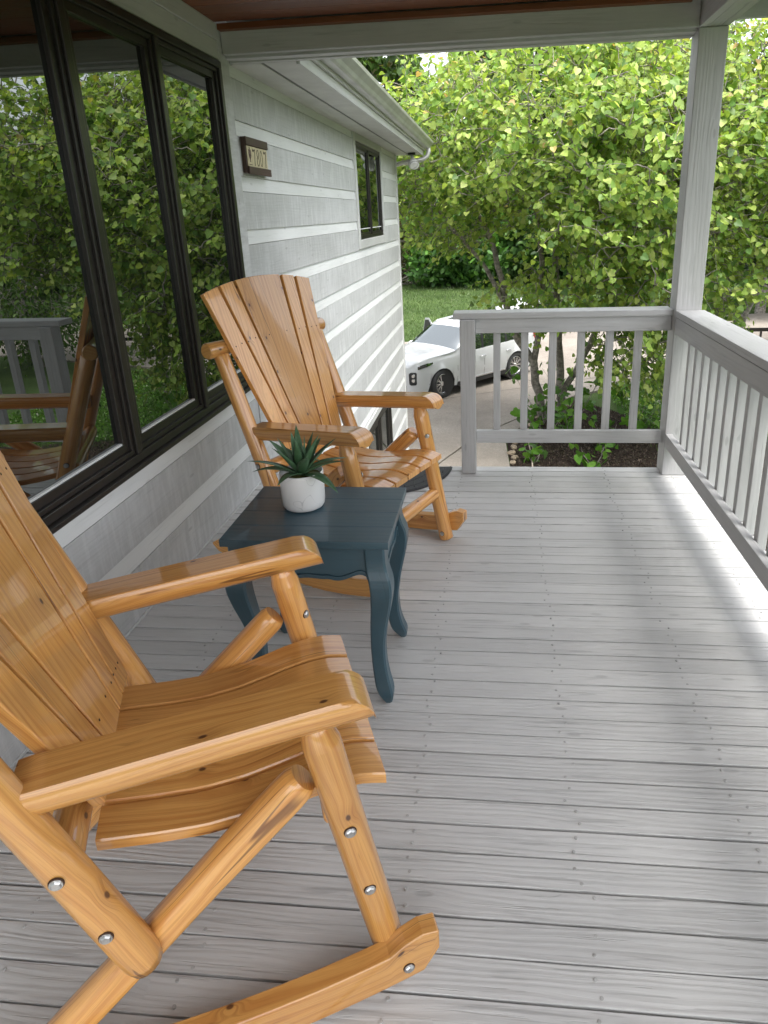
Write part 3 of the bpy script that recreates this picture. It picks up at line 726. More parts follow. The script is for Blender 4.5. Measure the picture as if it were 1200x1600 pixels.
        for i in range(29):
            u = lerp(-.80, .196, i/28); zb_ = R0-math.sqrt(R0*R0-(u-uc)**2)+.001
            h = .082
            if u > .10: h = .082+.022*math.sin(min(1, (u-.10)/.05)*math.pi/2)
            if u < -.66: h = .082-.03*((-.66-u)/.14)
            if u > .158: k_ = (u-.158)/.038; zb_ += .045*(1-math.sqrt(max(0, 1-k_*k_))); h -= (.045+.012)*(1-math.sqrt(max(0, 1-k_*k_)))
            if u < -.765: k_ = (-.765-u)/.035; e = .022*(1-math.sqrt(max(0, 1-k_*k_))); zb_ += e; h -= 2*e
            out.append((u, zb_)); inn.append((u, zb_+h))
        m = MB(); n_ = len(out); v0_, v1_ = s*.322, s*.366
        if s < 0: v0_, v1_ = v1_, v0_
        vs_ = []; fs = []; uvs = []
        for (ua, za), (ub, zb2) in zip(out, inn): vs_ += [V(ua, v0_, za), V(ua, v1_, za), V(ub, v1_, zb2), V(ub, v0_, zb2)]
        pr = [0, .044, .126, .17, .252]
        for i in range(n_-1):
            for j in range(4):
                k_ = (j+1) % 4; fs.append((i*4+k_, i*4+j, i*4+4+j, i*4+4+k_))
                uvs.append([(out[i][0], pr[j+1]), (out[i][0], pr[j]), (out[i+1][0], pr[j]), (out[i+1][0], pr[j+1])])
        fs += [(0, 1, 2, 3), ((n_-1)*4+3, (n_-1)*4+2, (n_-1)*4+1, (n_-1)*4)]; uvs += [[(8, 0), (8, .04), (8.02, .04), (8.02, 0)], [(9, 0), (9, .04), (9.02, .04), (9.02, 0)]]
        m.add(vs_, fs, uvs=uvs); rk = m.build('rocker', P, root, bevel=.009, seg=3)
        make_bolt(rk, V(.128, s*.3665, .072), (0, s, 0)); make_bolt(rk, V(-.60, s*.3665, .075), (0, s, 0))
    return root
bpy.context.view_layer.update()
ch1 = make_chair()
ch1.location = (1.023, 1.235, 0); ch1.rotation_euler = (0, 0, .404)
tag(ch1, 'glossy pine log rocking chair in the foreground, nearest the camera, cropped by the left edge', 'rocking chair', 'pine log rocking chairs')
ch2 = copy_tree(ch1); ch2.location = (.991, 2.773, -.004); ch2.rotation_euler = (0, -.018, -.417)
ch2['label'] = 'pine log rocking chair with knotty fan back standing beyond the blue table'

# ================================================================= SIDE TABLE
tb = empty('side_table', (.87, 2.0, 0)); tag(tb, 'dark slate blue side table with curved legs between the two rocking chairs', 'table')
TX0, TX1, TY0, TY1, TZ = .607, 1.137, 1.790, 2.222, .605
m = MB(); npl = 4
for i in range(npl):
    y0_ = lerp(TY0, TY1, i/npl); y1_ = lerp(TY0, TY1, (i+1)/npl); m.box((TX0, y0_+.0006, TZ-.024), (TX1, y1_-.0006, TZ), (1, 0, 0))
part(m, 'tabletop', M['teal'], tb, .0015)
ins = .03
def apron(a, b, fixed, axis):
    n_ = 40; L = b-a; low = []
    for i in range(n_+1):
        t = i/n_; x = abs(t-.5)*2
        z = .470+.014*math.cos(x*math.pi*2.2)*(1 if x < .9 else .4)-.012*(1 if x > .92 else 0)-(.020*max(0, 1-(x/.32)**2) if x < .32 else 0)
        if x > .75: z -= .03*((x-.75)/.25)**2
        low.append((a+L*t, z))
    return low
for (fix, ax, a, b, sgn) in ((TY0+ins, 1, TX0+.06, TX1-.06, -1), (TY1-ins, 1, TX0+.06, TX1-.06, 1), (TX0+ins, 0, TY0+.06, TY1-.06, -1), (TX1-ins, 0, TY0+.06, TY1-.06, 1)):
    low = apron(a, b, fix, ax); m = MB()
    for inset, thick, lift in ((0, .016, .014), (0.0, .021, 0)):
        t0, t1 = (fix, fix-sgn*thick) if inset == 0 else (fix, fix)
        if lift: z1 = TZ-.025; pts = [(p, q+lift) for p, q in low]; f0, f1 = fix, fix-sgn*.016
        else: z1 = None; f0, f1 = fix+sgn*.0045, fix-sgn*.012
        if z1: poly = pts+[(b, z1), (a, z1)]
        else: poly = low+[(p, q+.013) for p, q in reversed(low)]
        if ax == 1: m.prism([(q, p) for p, q in poly], 1, min(f0, f1), max(f0, f1), (1, 0, 0))
        else: m.prism(poly, 0, min(f0, f1), max(f0, f1), (0, 1, 0))
    part(m, 'apron', M['teal'], tb, .0015)
def cab_leg(cx, cy, sx, sy):
    m = MB(); prof_ = [(0, .012, .012), (.010, .017, .012), (.040, .027, .004), (.075, .025, -.006), (.13, .023, -.014), (.20, .023, -.016), (.28, .026, -.008), (.36, .031, .006), (.42, .034, .014), (.46, .035, .012), (.49, .033, .003), (.515, .032, -.003), (.581, .032, -.003)]
    rings = []
    for i in range(49):
        z = .581*i/48
        for k_ in range(len(prof_)-1):
            if prof_[k_][0] <= z <= prof_[k_+1][0]+1e-9: break
        t = (z-prof_[k_][0])/(prof_[k_+1][0]-prof_[k_][0]); t = t*t*(3-2*t) if 0 else t
        hw = lerp(prof_[k_][1], prof_[k_+1][1], t); off = lerp(prof_[k_][2], prof_[k_+1][2], t)
        ox, oy = cx+sx*off, cy+sy*off; c = .006
        ring = [(-hw+c, -hw), (hw-c, -hw), (hw, -hw+c), (hw, hw-c), (hw-c, hw), (-hw+c, hw), (-hw, hw-c), (-hw, -hw+c)]
        rings.append([(ox+a, oy+b, z) for a, b in ring])
    # smooth offsets a little
    for _ in range(2):
        rr = [r[:] for r in rings]
        for i in range(1, 48): rr[i] = [tuple((a+b*2+c)/4 for a, b, c in zip(p, q, r)) for p, q, r in zip(rings[i-1], rings[i], rings[i+1])]
        rings = rr
    m.rings(rings, True, smooth=False); return m
for sx, sy in ((-1, -1), (1, -1), (-1, 1), (1, 1)):
    cx = TX0+.045 if sx < 0 else TX1-.045; cy = TY0+.045 if sy < 0 else TY1-.045
    part(cab_leg(cx, cy, sx, sy), 'leg', M['teal'], tb, 0)

# ================================================================= POTTED PLANT
def marble():
    m, nt, p = newmat('white marbled ceramic'); g = G(nt); tc = g.n('ShaderNodeTexCoord')
    w = g.noise(tc.outputs['Object'], 6, 1, .4, 1.2); v = g.math('ABSOLUTE', g.math('SUBTRACT', w, .5))
    c = g.mix(g.ss(v, .005, .0, 0, .4), (.72, .715, .70), (.25, .25, .26)); g.lk(c, p.inputs['Base Color'])
    p.inputs['Roughness'].default_value = .28; return m
pt = empty('plant_pot', (.800, 2.045, TZ)); tag(pt, 'white marbled ceramic pot standing on the blue side table, holding a green succulent', 'plant pot')
pr_ = [(.0, .002), (.058, .002), (.065, .005), (.070, .013), (.0725, .03), (.0735, .07), (.0735, .126), (.0725, .130), (.069, .130), (.0675, .126), (.066, .108), (0.0, .108)]
px_, py_ = .808, 2.050
def lathe(profile, n=40): return MB().rings([[(px_+max(r, .0003)*math.cos(2*math.pi*j/n), py_+max(r, .0003)*math.sin(2*math.pi*j/n), TZ+z) for j in range(n)] for r, z in profile], False)
part(lathe(pr_), 'pot', marble(), pt, 0)
part(MB().rings([[(px_+r*math.cos(2*math.pi*j/24), py_+r*math.sin(2*math.pi*j/24), TZ+z+.003*math.sin(j*2.3)) for j in range(24)] for r, z in ((.0655, .111), (.045, .116), (.02, .118), (.0005, .118))], False), 'soil', plain('moss', (.10, .10, .025), .95, 0, .6, 120, 1), pt, 0)
pl = empty('potted_succulent', (px_, py_, TZ+.116)); tag(pl, 'green agave-like succulent with pointed leaves growing in the white marbled pot', 'plant')
agm = (lambda: None)
m_, nt_, p_ = newmat('succulent leaf'); g_ = G(nt_); uvn = g_.n('ShaderNodeUVMap'); uvn.uv_map = 'UVMap'; tcn = g_.n('ShaderNodeTexCoord')
nz_ = g_.noise(tcn.outputs['Object'], 30, 3, .6); g_.lk(g_.mix(g_.ss(nz_, .3, .7), (.045, .11, .045), (.10, .19, .10)), p_.inputs['Base Color']); p_.inputs['Roughness'].default_value = .42
def agave_leaf(az, el, L, W, curl):
    m = MB(); n_ = 10; rings = []
    d = V(math.cos(az), math.sin(az), 0); sd_ = V(-math.sin(az), math.cos(az), 0); p = V(px_, py_, TZ+.116)+d*.006; e = el
    for i in range(n_+1):
        t = i/n_; w = W*(math.sin(min(1, t*1.5+.25)*math.pi/2)*(1-t**2.2)+.004); dirv = d*math.cos(e)+V(0, 0, 1)*math.sin(e); nn = dirv.cross(sd_)*-1
        if nn.z < 0 and abs(nn.z) > .01: nn = -nn
        up_ = V(0, 0, 1)*math.cos(e)-d*math.sin(e)
        ring = []
        for x, y in ((-1, .35), (-.5, .02), (0, -.12), (.5, .02), (1, .35), (.5, -.12), (0, -.34), (-.5, -.12)):
            ring.append(p+sd_*x*w+up_*(y*w*.7))
        rings.append(ring); p = p+dirv*(L/n_); e -= curl/n_
    m.rings(rings, True); return m
lv = [(i*2.399, R(80-i*3.4), .155+.0035*min(i, 12), .0135, R(-8+i*3.2)) for i in range(20)]
for az, el, L, W, cu in lv:
    part(agave_leaf(az+random.uniform(-.15, .15), max(el, R(14)), L*random.uniform(.85, 1.1), W*1.75*random.uniform(.85, 1.1), cu), 'leaf', m_, pl, 0)

# ================================================================= DOORMAT
dm = empty('doormat', (.73, 3.97, 0)); tag(dm, 'half-round charcoal rubber doormat at the porch edge behind the far rocking chair', 'doormat')
rub = plain('charcoal rubber', (.030, .031, .034), .6, 0, .4, 200, .6)
cx, cy, rr = .72, 3.975, .462
arc = [(cx+rr*math.cos(a), cy-rr*math.sin(a)) for a in [math.pi*i/40 for i in range(41)]]
part(MB().prism(arc, 2, .002, .010, (1, 0, 0)), 'mat_base', rub, dm, .002)
rib = MB()
for k_ in range(-7, 8):      # raised curved veins
    pts = []
    for i in range(12):
        t = i/11; x = cx+k_*.058+t*t*.05*(1 if k_ >= 0 else -1); y = cy-.03-t*.43
        if (x-cx)**2+(y-cy)**2 < (rr-.03)**2: pts.append((x, y, .010))
    if len(pts) > 2: rib.tube(pts, .0035, 6)
for k_ in range(1, 7):
    q = rr*k_/7; rib.tube([(cx+q*math.cos(a), cy-.012-q*math.sin(a)*.97, .010) for a in [math.pi*(.04+.92*i/24) for i in range(25)]], .003, 6)
rib.tube([(cx+(rr-.012)*math.cos(a), cy-.005-(rr-.012)*math.sin(a), .010) for a in [math.pi*i/40 for i in range(41)]], .006, 6)
part(rib, 'mat_rib', rub, dm, 0)

# ================================================================= CAR (white SUV on the drive)
def car_paint():
    m, nt, p = newmat('white car paint'); p.inputs['Base Color'].default_value = (.52, .53, .54, 1); p.inputs['Roughness'].default_value = .35
    p.inputs['Coat Weight'].default_value = 1; p.inputs['Coat Roughness'].default_value = .03; return m
CW = car_paint(); CBK = plain('black trim', (.02, .02, .022), .45, 0, .1, 20, 0); TY = plain('tyre rubber', (.035, .035, .036), .85, 0, .2, 60, .2); CHR = plain('bright alloy', (.62, .63, .64), .22, 1.0, .05, 20, 0)
car = empty('white_suv'); tag(car, 'white family SUV parked on the drive with a door and the tailgate open', 'car')
def cp(o, par=None): o.parent = par or car; return o
ip = lambda x, xs, ys: float(np.interp(x, xs, ys))
AX_F, AX_R, WR = 1.56, -1.40, .395
top = lambda x: ip(x, [-2.46, -2.40, -2.25, -1.9, -1.2, -.4, .1, .35, 1.02, 1.25, 1.8, 2.15, 2.34, 2.44], [1.02, 1.18, 1.58, 1.74, 1.80, 1.81, 1.77, 1.67, 1.255, 1.215, 1.185, 1.145, 1.08, .95])
belt = lambda x: ip(x, [-2.46, -2.2, -1, .9, 1.25, 2.1, 2.34, 2.44], [.97, 1.17, 1.14, 1.09, 1.08, 1.04, .97, .86])
wid = lambda x: ip(x, [-2.46, -2.38, -2.1, -1.5, -.5, 1.0, 1.6, 2.0, 2.25, 2.38, 2.44], [.80, .90, .97, .985, .98, .98, .98, .965, .91, .83, .70])
rw = lambda x: ip(x, [-2.46, -2.25, -1.5, -.4, .1, 1.02, 1.25, 2.0, 2.34, 2.44], [.76, .75, .76, .77, .79, .905, .91, .87, .78, .64])
xs = sorted(set([round(q, 3) for q in list(np.linspace(-2.46, 2.44, 44))+[AX_F+d for d in (-.47, -.44, -.38, -.28, -.14, 0, .14, .28, .38, .44, .47)]+[AX_R+d for d in (-.47, -.44, -.38, -.28, -.14, 0, .14, .28, .38, .44, .47)]+[1.02, .35, .1, -.02, .92, -.98, -1.06, -1.92, -2.0, -2.25]]))
def sect(x):
    zs = .26
    for ax in (AX_F, AX_R):
        d = abs(x-ax)
        if d < .45: zs = max(zs, .36+math.sqrt(max(0, .45**2-d*d)))
    w = wid(x); zb = belt(x); zt = max(top(x), zb+.02); gh = zt-zb
    lo = lambda z: max(z, zs+.004*(z*3))
    fl_ = 1.0
    for ax in (AX_F, AX_R):
        d = abs(x-ax)
        if d < .62: fl_ = 1+.018*math.cos(d/.62*math.pi/2)
    pts = [(w*.955 if zs < .3 else w*fl_, zs), (w*.975*fl_, lo(.42)), (w*fl_, lo(.62)), (w*.995*fl_, lo(.82)), (w*.972, lo(zb-.05)), (w*.955, zb)]
    r = rw(x)
    if gh > .25: pts += [(lerp(w*.955, r, .5)+.015, zb+gh*.47), (r+.02, zt-.085), (r-.05, zt-.03), (r*.6, zt-.004), (r*.3, zt+.004), (0, zt+.006)]
    else: pts += [(w*.93, zb+gh*.35), (r+.02, zb+gh*.62), (r-.06, zb+gh*.80), (r*.6, zb+gh*.93), (r*.3, zt-.003), (0, zt)]
    return pts
S_ = [sect(x) for x in xs]; nP = len(S_[0])
groups_ = {'body': ([], []), 'windshield': ([], []), 'side_window': ([], []), 'sunroof': ([], [])}
vert = {}
def cls(i, j):
    xm = (xs[i]+xs[i+1])/2
    if j in (5, 6) and -2.0 < xm < .92:
        if xm > lerp(.98, .30, (j-5+.5)/2): return 'body'
        if -.10 < xm < .0 or -1.06 < xm < -.96: return 'side_window'
        return 'side_window'
    if j >= 7 and .35 <= xm <= 1.02: return 'windshield'
    if j >= 9 and -.9 < xm < -.1: return 'sunroof'
    return 'body'
for side in (1, -1):
    for i in range(len(xs)-1):
        for j in range(nP-1):
            c_ = cls(i, j); V_, F_ = groups_[c_]; b = len(V_)
            q = [(xs[i], side*S_[i][j][0], S_[i][j][1]), (xs[i+1], side*S_[i+1][j][0], S_[i+1][j][1]), (xs[i+1], side*S_[i+1][j+1][0], S_[i+1][j+1][1]), (xs[i], side*S_[i][j+1][0], S_[i][j+1][1])]
            if side < 0: q = q[::-1]
            V_ += q; F_.append((b, b+1, b+2, b+3))
# front and rear end caps
for e, sg_ in ((0, -1), (-1, 1)):
    V_, F_ = groups_['body']; P0 = S_[e]; x = xs[e]
    for side in (1, -1):
        for j in range(nP-1):
            b = len(V_); q = [(x, side*P0[j][0], P0[j][1]), (x+.02*sg_, 0, P0[j][1]), (x+.02*sg_, 0, P0[j+1][1]), (x, side*P0[j+1][0], P0[j+1][1])]
            if side*sg_ < 0: q = q[::-1]
            V_ += q; F_.append((b, b+1, b+2, b+3))
for nm, (V_, F_) in groups_.items():
    bm = bmesh.new(); vv = [bm.verts.new(v) for v in V_]
    for f in F_:
        try: bm.faces.new([vv[k_] for k_ in f])
        except ValueError: pass
    bmesh.ops.remove_doubles(bm, verts=bm.verts, dist=.0005); bmesh.ops.recalc_face_normals(bm, faces=bm.faces)
    me = bpy.data.meshes.new(nm); bm.to_mesh(me); bm.free(); me.polygons.foreach_set('use_smooth', [True]*len(me.polygons))
    me.materials.append(CW if nm == 'body' else M['car_glass']); o = cp(bpy.data.objects.new(nm, me)); COL.objects.link(o)
    if nm == 'body':
        es = o.modifiers.new('e', 'EDGE_SPLIT'); es.split_angle = R(60)
def cbox(name, mat, a, b, par=None, bev=.01): o = MB().box(a, b).build(name, mat, None, bev); return cp(o, par)
# pillars over the side glass, black B/C pillars and chrome line
for s in (1, -1):
    for xa in (-.03, -1.0):
        z0 = belt(xa); pts = []
        for t in (0, .5, 1): pts.append((xa-.05*t, s*(lerp(wid(xa)*.955, rw(xa)+.02, t)+.004+.012*math.sin(t*3.1)), lerp(z0, top(xa)-.085, t)))
        m = MB()
        for p, q in zip(pts[:-1], pts[1:]): m.add([(p[0]-.04, p[1], p[2]), (p[0]+.04, p[1], p[2]), (q[0]+.035, q[1], q[2]), (q[0]-.035, q[1], q[2])], [(0, 1, 2, 3)])
        cp(m.build('pillar', CBK))
    # door seams: thin dark gaps that follow the skin
    for xa in (.98, -.06, -1.08):
        m = MB(); rg = []
        for z in (.34, .5, .65, .8, .95, 1.04):
            w = wid(xa)*ip(z, [.26, .42, .62, .82, 1.0, 1.05], [.955, .975, 1, .995, .972, .957])
            rg.append([(xa-.005, s*(w-.006), z), (xa+.005, s*(w-.006), z), (xa+.005, s*(w+.002), z), (xa-.005, s*(w+.002), z)])
        cp(m.rings(rg, True, smooth=False).build('door_seam', CBK))
    for xa in (.10, -.95):
        h = MB().tube([(xa, s*(wid(xa)+.008), .905), (xa-.03, s*(wid(xa)+.035), .91), (xa-.17, s*(wid(xa)+.035), .912), (xa-.20, s*(wid(xa)+.008), .91)], .013, 8); cp(h.build('door_handle', CHR))
    # lower silver moulding and black sill
    m = MB(); m.rings([[(x_, s*(wid(x_)*.972+d_), z_) for d_, z_ in ((-.01, .34), (.012, .345), (.012, .375), (-.01, .385))] for x_ in np.linspace(-.95, .95, 14)], True, smooth=False); cp(m.build('sill_moulding', CHR))
    m = MB(); m.rings([[(x_, s*(wid(x_)*.955+d_), z_) for d_, z_ in ((-.02, .22), (.012, .22), (.014, .335), (-.02, .335))] for x_ in np.linspace(-.98, .98, 14)], True, smooth=False); cp(m.build('sill', CBK))
    # mirror
    m = MB().tube([(.80, s*.93, 1.07), (.80, s*1.03, 1.09)], .03, 8); mo = cp(m.build('mirror_arm', CBK))
    m = MB().rings([[(x_+.0, s*(1.11+.11*math.cos(t)*k_), 1.13+.075*math.sin(t)*k_) for t in [2*math.pi*i/14 for i in range(14)]] for x_, k_ in ((.73, .8), (.74, 1), (.80, .95), (.86, .6), (.88, .2))]); cp(m.build('mirror', CW))
    # roof rail
    m = MB().tube([(.25, s*.66, 1.70), (.15, s*.66, 1.755), (-.6, s*.665, 1.80), (-1.7, s*.66, 1.765), (-1.85, s*.66, 1.70)], .018, 8); cp(m.build('roof_rail', CHR))
    # slim upper lamp wrapping the corner, chrome edged, and tall dark lower lamp
    def front_surf(x, z): return wid(x)
    m = MB(); rg = []
    for x_ in np.linspace(1.86, 2.30, 9):
        t = (x_-1.86)/.44; zc_ = lerp(1.00, .925, t); hh = .012+.026*math.sin(min(1, t*1.6)*math.pi/2); w = wid(x_)*.985
        rg.append([(x_+.004, s*(w-.02), zc_-hh), (x_+.010, s*(w+.012), zc_-hh), (x_+.008, s*(w+.008), zc_+hh), (x_+.002, s*(w-.02), zc_+hh)])
    cp(m.rings(rg, True, smooth=False).build('headlight', M['car_glass']))
    m2 = MB(); cp(m2.rings([[(a[0]+.002, a[1]+s*d_, a[2]+(.010 if k_ else 0)+ (.0)) for d_, k_ in ((-.0, 0), (.006, 0), (.006, 1), (-.0, 1))] for a in [r_[3] for r_ in rg]], True, smooth=False).build('headlight_trim', CHR))
    yl = .785*s; xl = 2.385
    lampb = MB(); ring = [(-.075, -.15), (-.05, -.175), (.05, -.175), (.075, -.14), (.085, .13), (.06, .155), (-.06, .155), (-.08, .13)]
    rg = [[(x_-(a*s)*.95, yl+a*.75, .66+b*k_) for a, b in ring] for x_, k_ in ((2.28, 1.0), (2.412, 1.0), (2.425, .9))]
    lo_ = cp(lampb.rings(rg, True, smooth=False).build('lower_lamp', CBK))
    for zz in (.73, .61):
        l2 = MB(); l2.tube([(2.37, yl, zz), (2.436, yl+.03*s, zz)], .042, 14); cp(l2.build('lamp_lens', CHR), lo_)
# grille and lower intake
cp(MB().rings([[(2.30, y_, .66), (2.452+.02*math.cos(y_*2), y_, .66), (2.445+.02*math.cos(y_*2), y_, .86), (2.30, y_, .86)] for y_ in np.linspace(-.5, .5, 9)], True, smooth=False).build('grille', CBK))
cp(MB().rings([[(2.30, y_, .30), (2.45+.02*math.cos(y_*2), y_, .30), (2.452+.02*math.cos(y_*2), y_, .44), (2.30, y_, .44)] for y_ in np.linspace(-.55, .55, 9)], True, smooth=False).build('lower_grille', CBK))
# wheel wells and underbody
for ax in (AX_F, AX_R):
    cp(MB().tube([(ax, -.95, .42), (ax, .95, .42)], .455, 24).build('wheel_well', CBK))
cbox('underbody', CBK, (-2.2, -.85, .20), (2.2, .85, .42))
cbox('interior', plain('cabin interior', (.03, .03, .032), .8), (-2.0, -.66, .9), (.75, .66, 1.06), None, .02)
def wheel(x, s, steer=0):
    root = empty('wheel_hub'); 
    prof = [(.25, -.10), (.30, -.115), (.355, -.11), (.378, -.085), (.385, -.04), (.385, .04), (.378, .085), (.355, .11), (.30, .115), (.262, .10), (.262, -.06)]
    def la(pr): return MB().rings([[(r*math.cos(t), y_, r*math.sin(t)) for t in [2*math.pi*i/36 for i in range(36)]] for r, y_ in pr], False)
    ty = la(prof+[prof[0]]).build('wheel', TY); bpy.data.objects.remove(root)
    rim = la([(.262, -.06), (.264, .095), (.252, .104), (.244, .095), (.238, .02), (.238, -.05)]).build('rim', CHR, ty)
    bk = la([(.238, -.0), (.001, .01)]).build('rim_back', CBK, ty)
    sp = MB()
    for k_ in range(10):
        a = k_*math.pi/5
        for da in (-.055, .055):
            c0, c1 = a+da*.6, a+da*1.7
            def pt(r, an, w, y_): return [(r*math.cos(an)-w*math.sin(an), y_, r*math.sin(an)+w*math.cos(an)), (r*math.cos(an)+w*math.sin(an), y_, r*math.sin(an)-w*math.cos(an))]
            A, B_ = pt(.05, c0, .011, .085), pt(.25, c1, .009, .092); A2, B2 = pt(.05, c0, .011, .05), pt(.25, c1, .009, .06)
            sp.add(A+B_+A2+B2, [(0, 1, 3, 2), (4, 6, 7, 5), (0, 2, 6, 4), (1, 5, 7, 3)])
    sp.tube([(0, .05, 0), (0, .094, 0)], .06, 16); sp.build('spokes', CHR, ty)
    ty.location = (x, s*.865, WR); ty.rotation_euler = (0, 0, steer+(0 if s > 0 else math.pi)); cp(ty)
wheel(AX_F, 1, .18); wheel(AX_F, -1, .18); wheel(AX_R, 1); wheel(AX_R, -1)
# passenger door standing open on the far side
dr = MB(); ring = [(0, .38), (-.98, .38), (-1.0, .9), (-.98, 1.06), (-.78, 1.66), (-.55, 1.68), (-.02, 1.10), (0, .9)]
n_ = len(ring); Vd = [(a, -.03, z) for a, z in ring]+[(a, .03-.06*(z > 1.1), z) for a, z in ring]
dr.add(Vd, [tuple(range(n_)), tuple(range(2*n_-1, n_-1, -1))]+[(i, n_+i, n_+(i+1) % n_, (i+1) % n_) for i in range(n_)])
do = cp(dr.build('open_door', CW, None, .008)); do.location = (-.25, -.99, 0); do.rotation_euler = (0, 0, R(80))
gd = MB(); gd.prism([(1.09, -.93), (1.60, -.77), (1.62, -.58), (1.13, -.12)], 1, -.04, .01); go_ = gd.build('door_window', CBK); go_.parent = do
# tailgate lifted open above the roof
tg = MB(); rg = []
for t, hw, th in ((0, .62, .05), (.15, .68, .09), (.45, .74, .10), (.75, .80, .13), (.98, .78, .11), (1.05, .70, .04)):
    x_ = -2.10-.98*t; z_ = 1.72+.34*t-.10*t*t; rg.append([(x_, -hw, z_), (x_, -hw*.9, z_+th), (x_, 0, z_+th*1.25), (x_, hw*.9, z_+th), (x_, hw, z_), (x_, 0, z_-.01)])
to_ = cp(tg.rings(rg, True).build('tailgate', CW))
gw = MB(); gw.add([(-2.25, -.55, 1.765-.03), (-2.25, .55, 1.735), (-2.62, .6, 1.86), (-2.62, -.6, 1.86)], [(0, 1, 2, 3)]); o = gw.build('tailgate_window', CBK); o.parent = to_
for s in (1, -1): cp(MB().tube([(-2.28, s*.66, 1.35), (-2.62, s*.70, 1.90)], .012, 6).build('gas_strut', CBK)); cbox('tail_light', plain('red lens', (.35, .01, .01), .15), (-2.44, s*.72 if s > 0 else -.86, .85), (-2.34, .86 if s > 0 else -.72, 1.25), None, .02)
# dark load opening
cbox('cargo_opening', plain('cargo interior', (.025, .025, .027), .8), (-2.475, -.62, .66), (-2.30, .62, 1.40), None, .02)
CS = .96
fwd = Vector((-math.cos(R(48)), -math.sin(R(48)))); angc = math.atan2(fwd.y, fwd.x)
left = Vector((-fwd.y, fwd.x))
fw = Vector((.09, 16.45)) - left*.97*CS - fwd*AX_F*CS
car.location = (fw.x, fw.y, GZ+.052); car.rotation_euler = (0, 0, angc); car.scale = (CS, CS, CS)
# ================================================================= VEGETATION
HEART = np.array([(0, .03, 0), (.24, -.09, .05), (.49, .08, .10), (.47, .42, .09), (.24, .78, .03), (0, 1.02, -.06), (-.24, -.09, .05), (-.49, .08, .10), (-.47, .42, .09), (-.24, .78, .03)], float)
HEART_F = [(0, 1, 2, 3, 4, 5), (0, 5, 9, 8, 7, 6)]
OVAL = np.array([(0, 0, 0), (.26, .30, .05), (.22, .68, .03), (0, 1, -.05), (-.26, .30, .05), (-.22, .68, .03)], float)
OVAL_F = [(0, 1, 2, 3), (0, 3, 5, 4)]
SPRAY = np.array([(0, 0, 0), (.10, .5, .03), (0, 1, 0), (-.10, .5, .03), (.30, .55, .0), (.12, .30, .0), (-.30, .62, 0), (-.12, .35, 0)], float)
SPRAY_F = [(0, 1, 2, 3), (0, 5, 4, 1), (0, 3, 6, 7)]
def leaf_mesh(name, pos, tip, nrm, size, col, mat, T=HEART, TF=HEART_F, parent=None, asp=1.0):
    n = len(pos); tip = tip/np.linalg.norm(tip, axis=1, keepdims=True)
    nrm = nrm-tip*np.sum(nrm*tip, axis=1, keepdims=True); nrm /= np.linalg.norm(nrm, axis=1, keepdims=True)+1e-9
    sd_ = np.cross(tip, nrm); k = len(T)
    V_ = (pos[:, None, :]+size[:, None, None]*(T[None, :, 0:1]*asp*sd_[:, None, :]+T[None, :, 1:2]*tip[:, None, :]+T[None, :, 2:3]*nrm[:, None, :])).reshape(-1, 3)
    loops = np.concatenate([np.array(f) for f in TF]); nl_ = len(loops)
    L = (loops[None, :]+(np.arange(n)*k)[:, None]).ravel(); cnt = np.array([len(f) for f in TF])
    tot = np.tile(cnt, n); start = np.concatenate([[0], np.cumsum(tot)[:-1]])
    me = bpy.data.meshes.new(name); me.vertices.add(len(V_)); me.vertices.foreach_set('co', V_.ravel())
    me.loops.add(len(L)); me.loops.foreach_set('vertex_index', L.astype(np.int32))
    me.polygons.add(len(tot)); me.polygons.foreach_set('loop_start', start.astype(np.int32)); me.polygons.foreach_set('loop_total', tot.astype(np.int32))
    me.update(calc_edges=True)
    a = me.attributes.new('leafcol', 'FLOAT_COLOR', 'FACE'); c4 = np.concatenate([col, np.ones((n, 1))], 1)
    a.data.foreach_set('color', np.repeat(c4, len(TF), axis=0).ravel())
    me.materials.append(mat); o = bpy.data.objects.new(name, me); COL.objects.link(o)
    if parent: o.parent = parent; o.matrix_parent_inverse = Matrix.Translation(parent.location).inverted()
    return o
def rdir(n, up=0.0):
    v = rng.normal(size=(n, 3)); v[:, 2] += up; return v/np.linalg.norm(v, axis=1, keepdims=True)
def palette(n, cols, wts, jit=.18):
    c = np.array(cols)[rng.choice(len(cols), n, p=np.array(wts)/sum(wts))]; return np.clip(c*(1+rng.normal(size=(n, 1))*jit), .003, .9)
def polyline_tube(mb, pts, r0, r1, n=7):
    k = len(pts); mb.tube(pts, [lerp(r0, r1, i/(k-1)) for i in range(k)], n, cap=False)
def wander(a, b, n, amp):
    a, b = np.array(a, float), np.array(b, float); pts = []; off = np.zeros(3)
    for i in range(n+1):
        t = i/n; off = off*.8+rng.normal(size=3)*amp*.4; pts.append(a+(b-a)*t+off*math.sin(t*math.pi)**.6+np.array([0, 0, amp*.6*math.sin(t*math.pi)]))
    return [tuple(p) for p in pts]
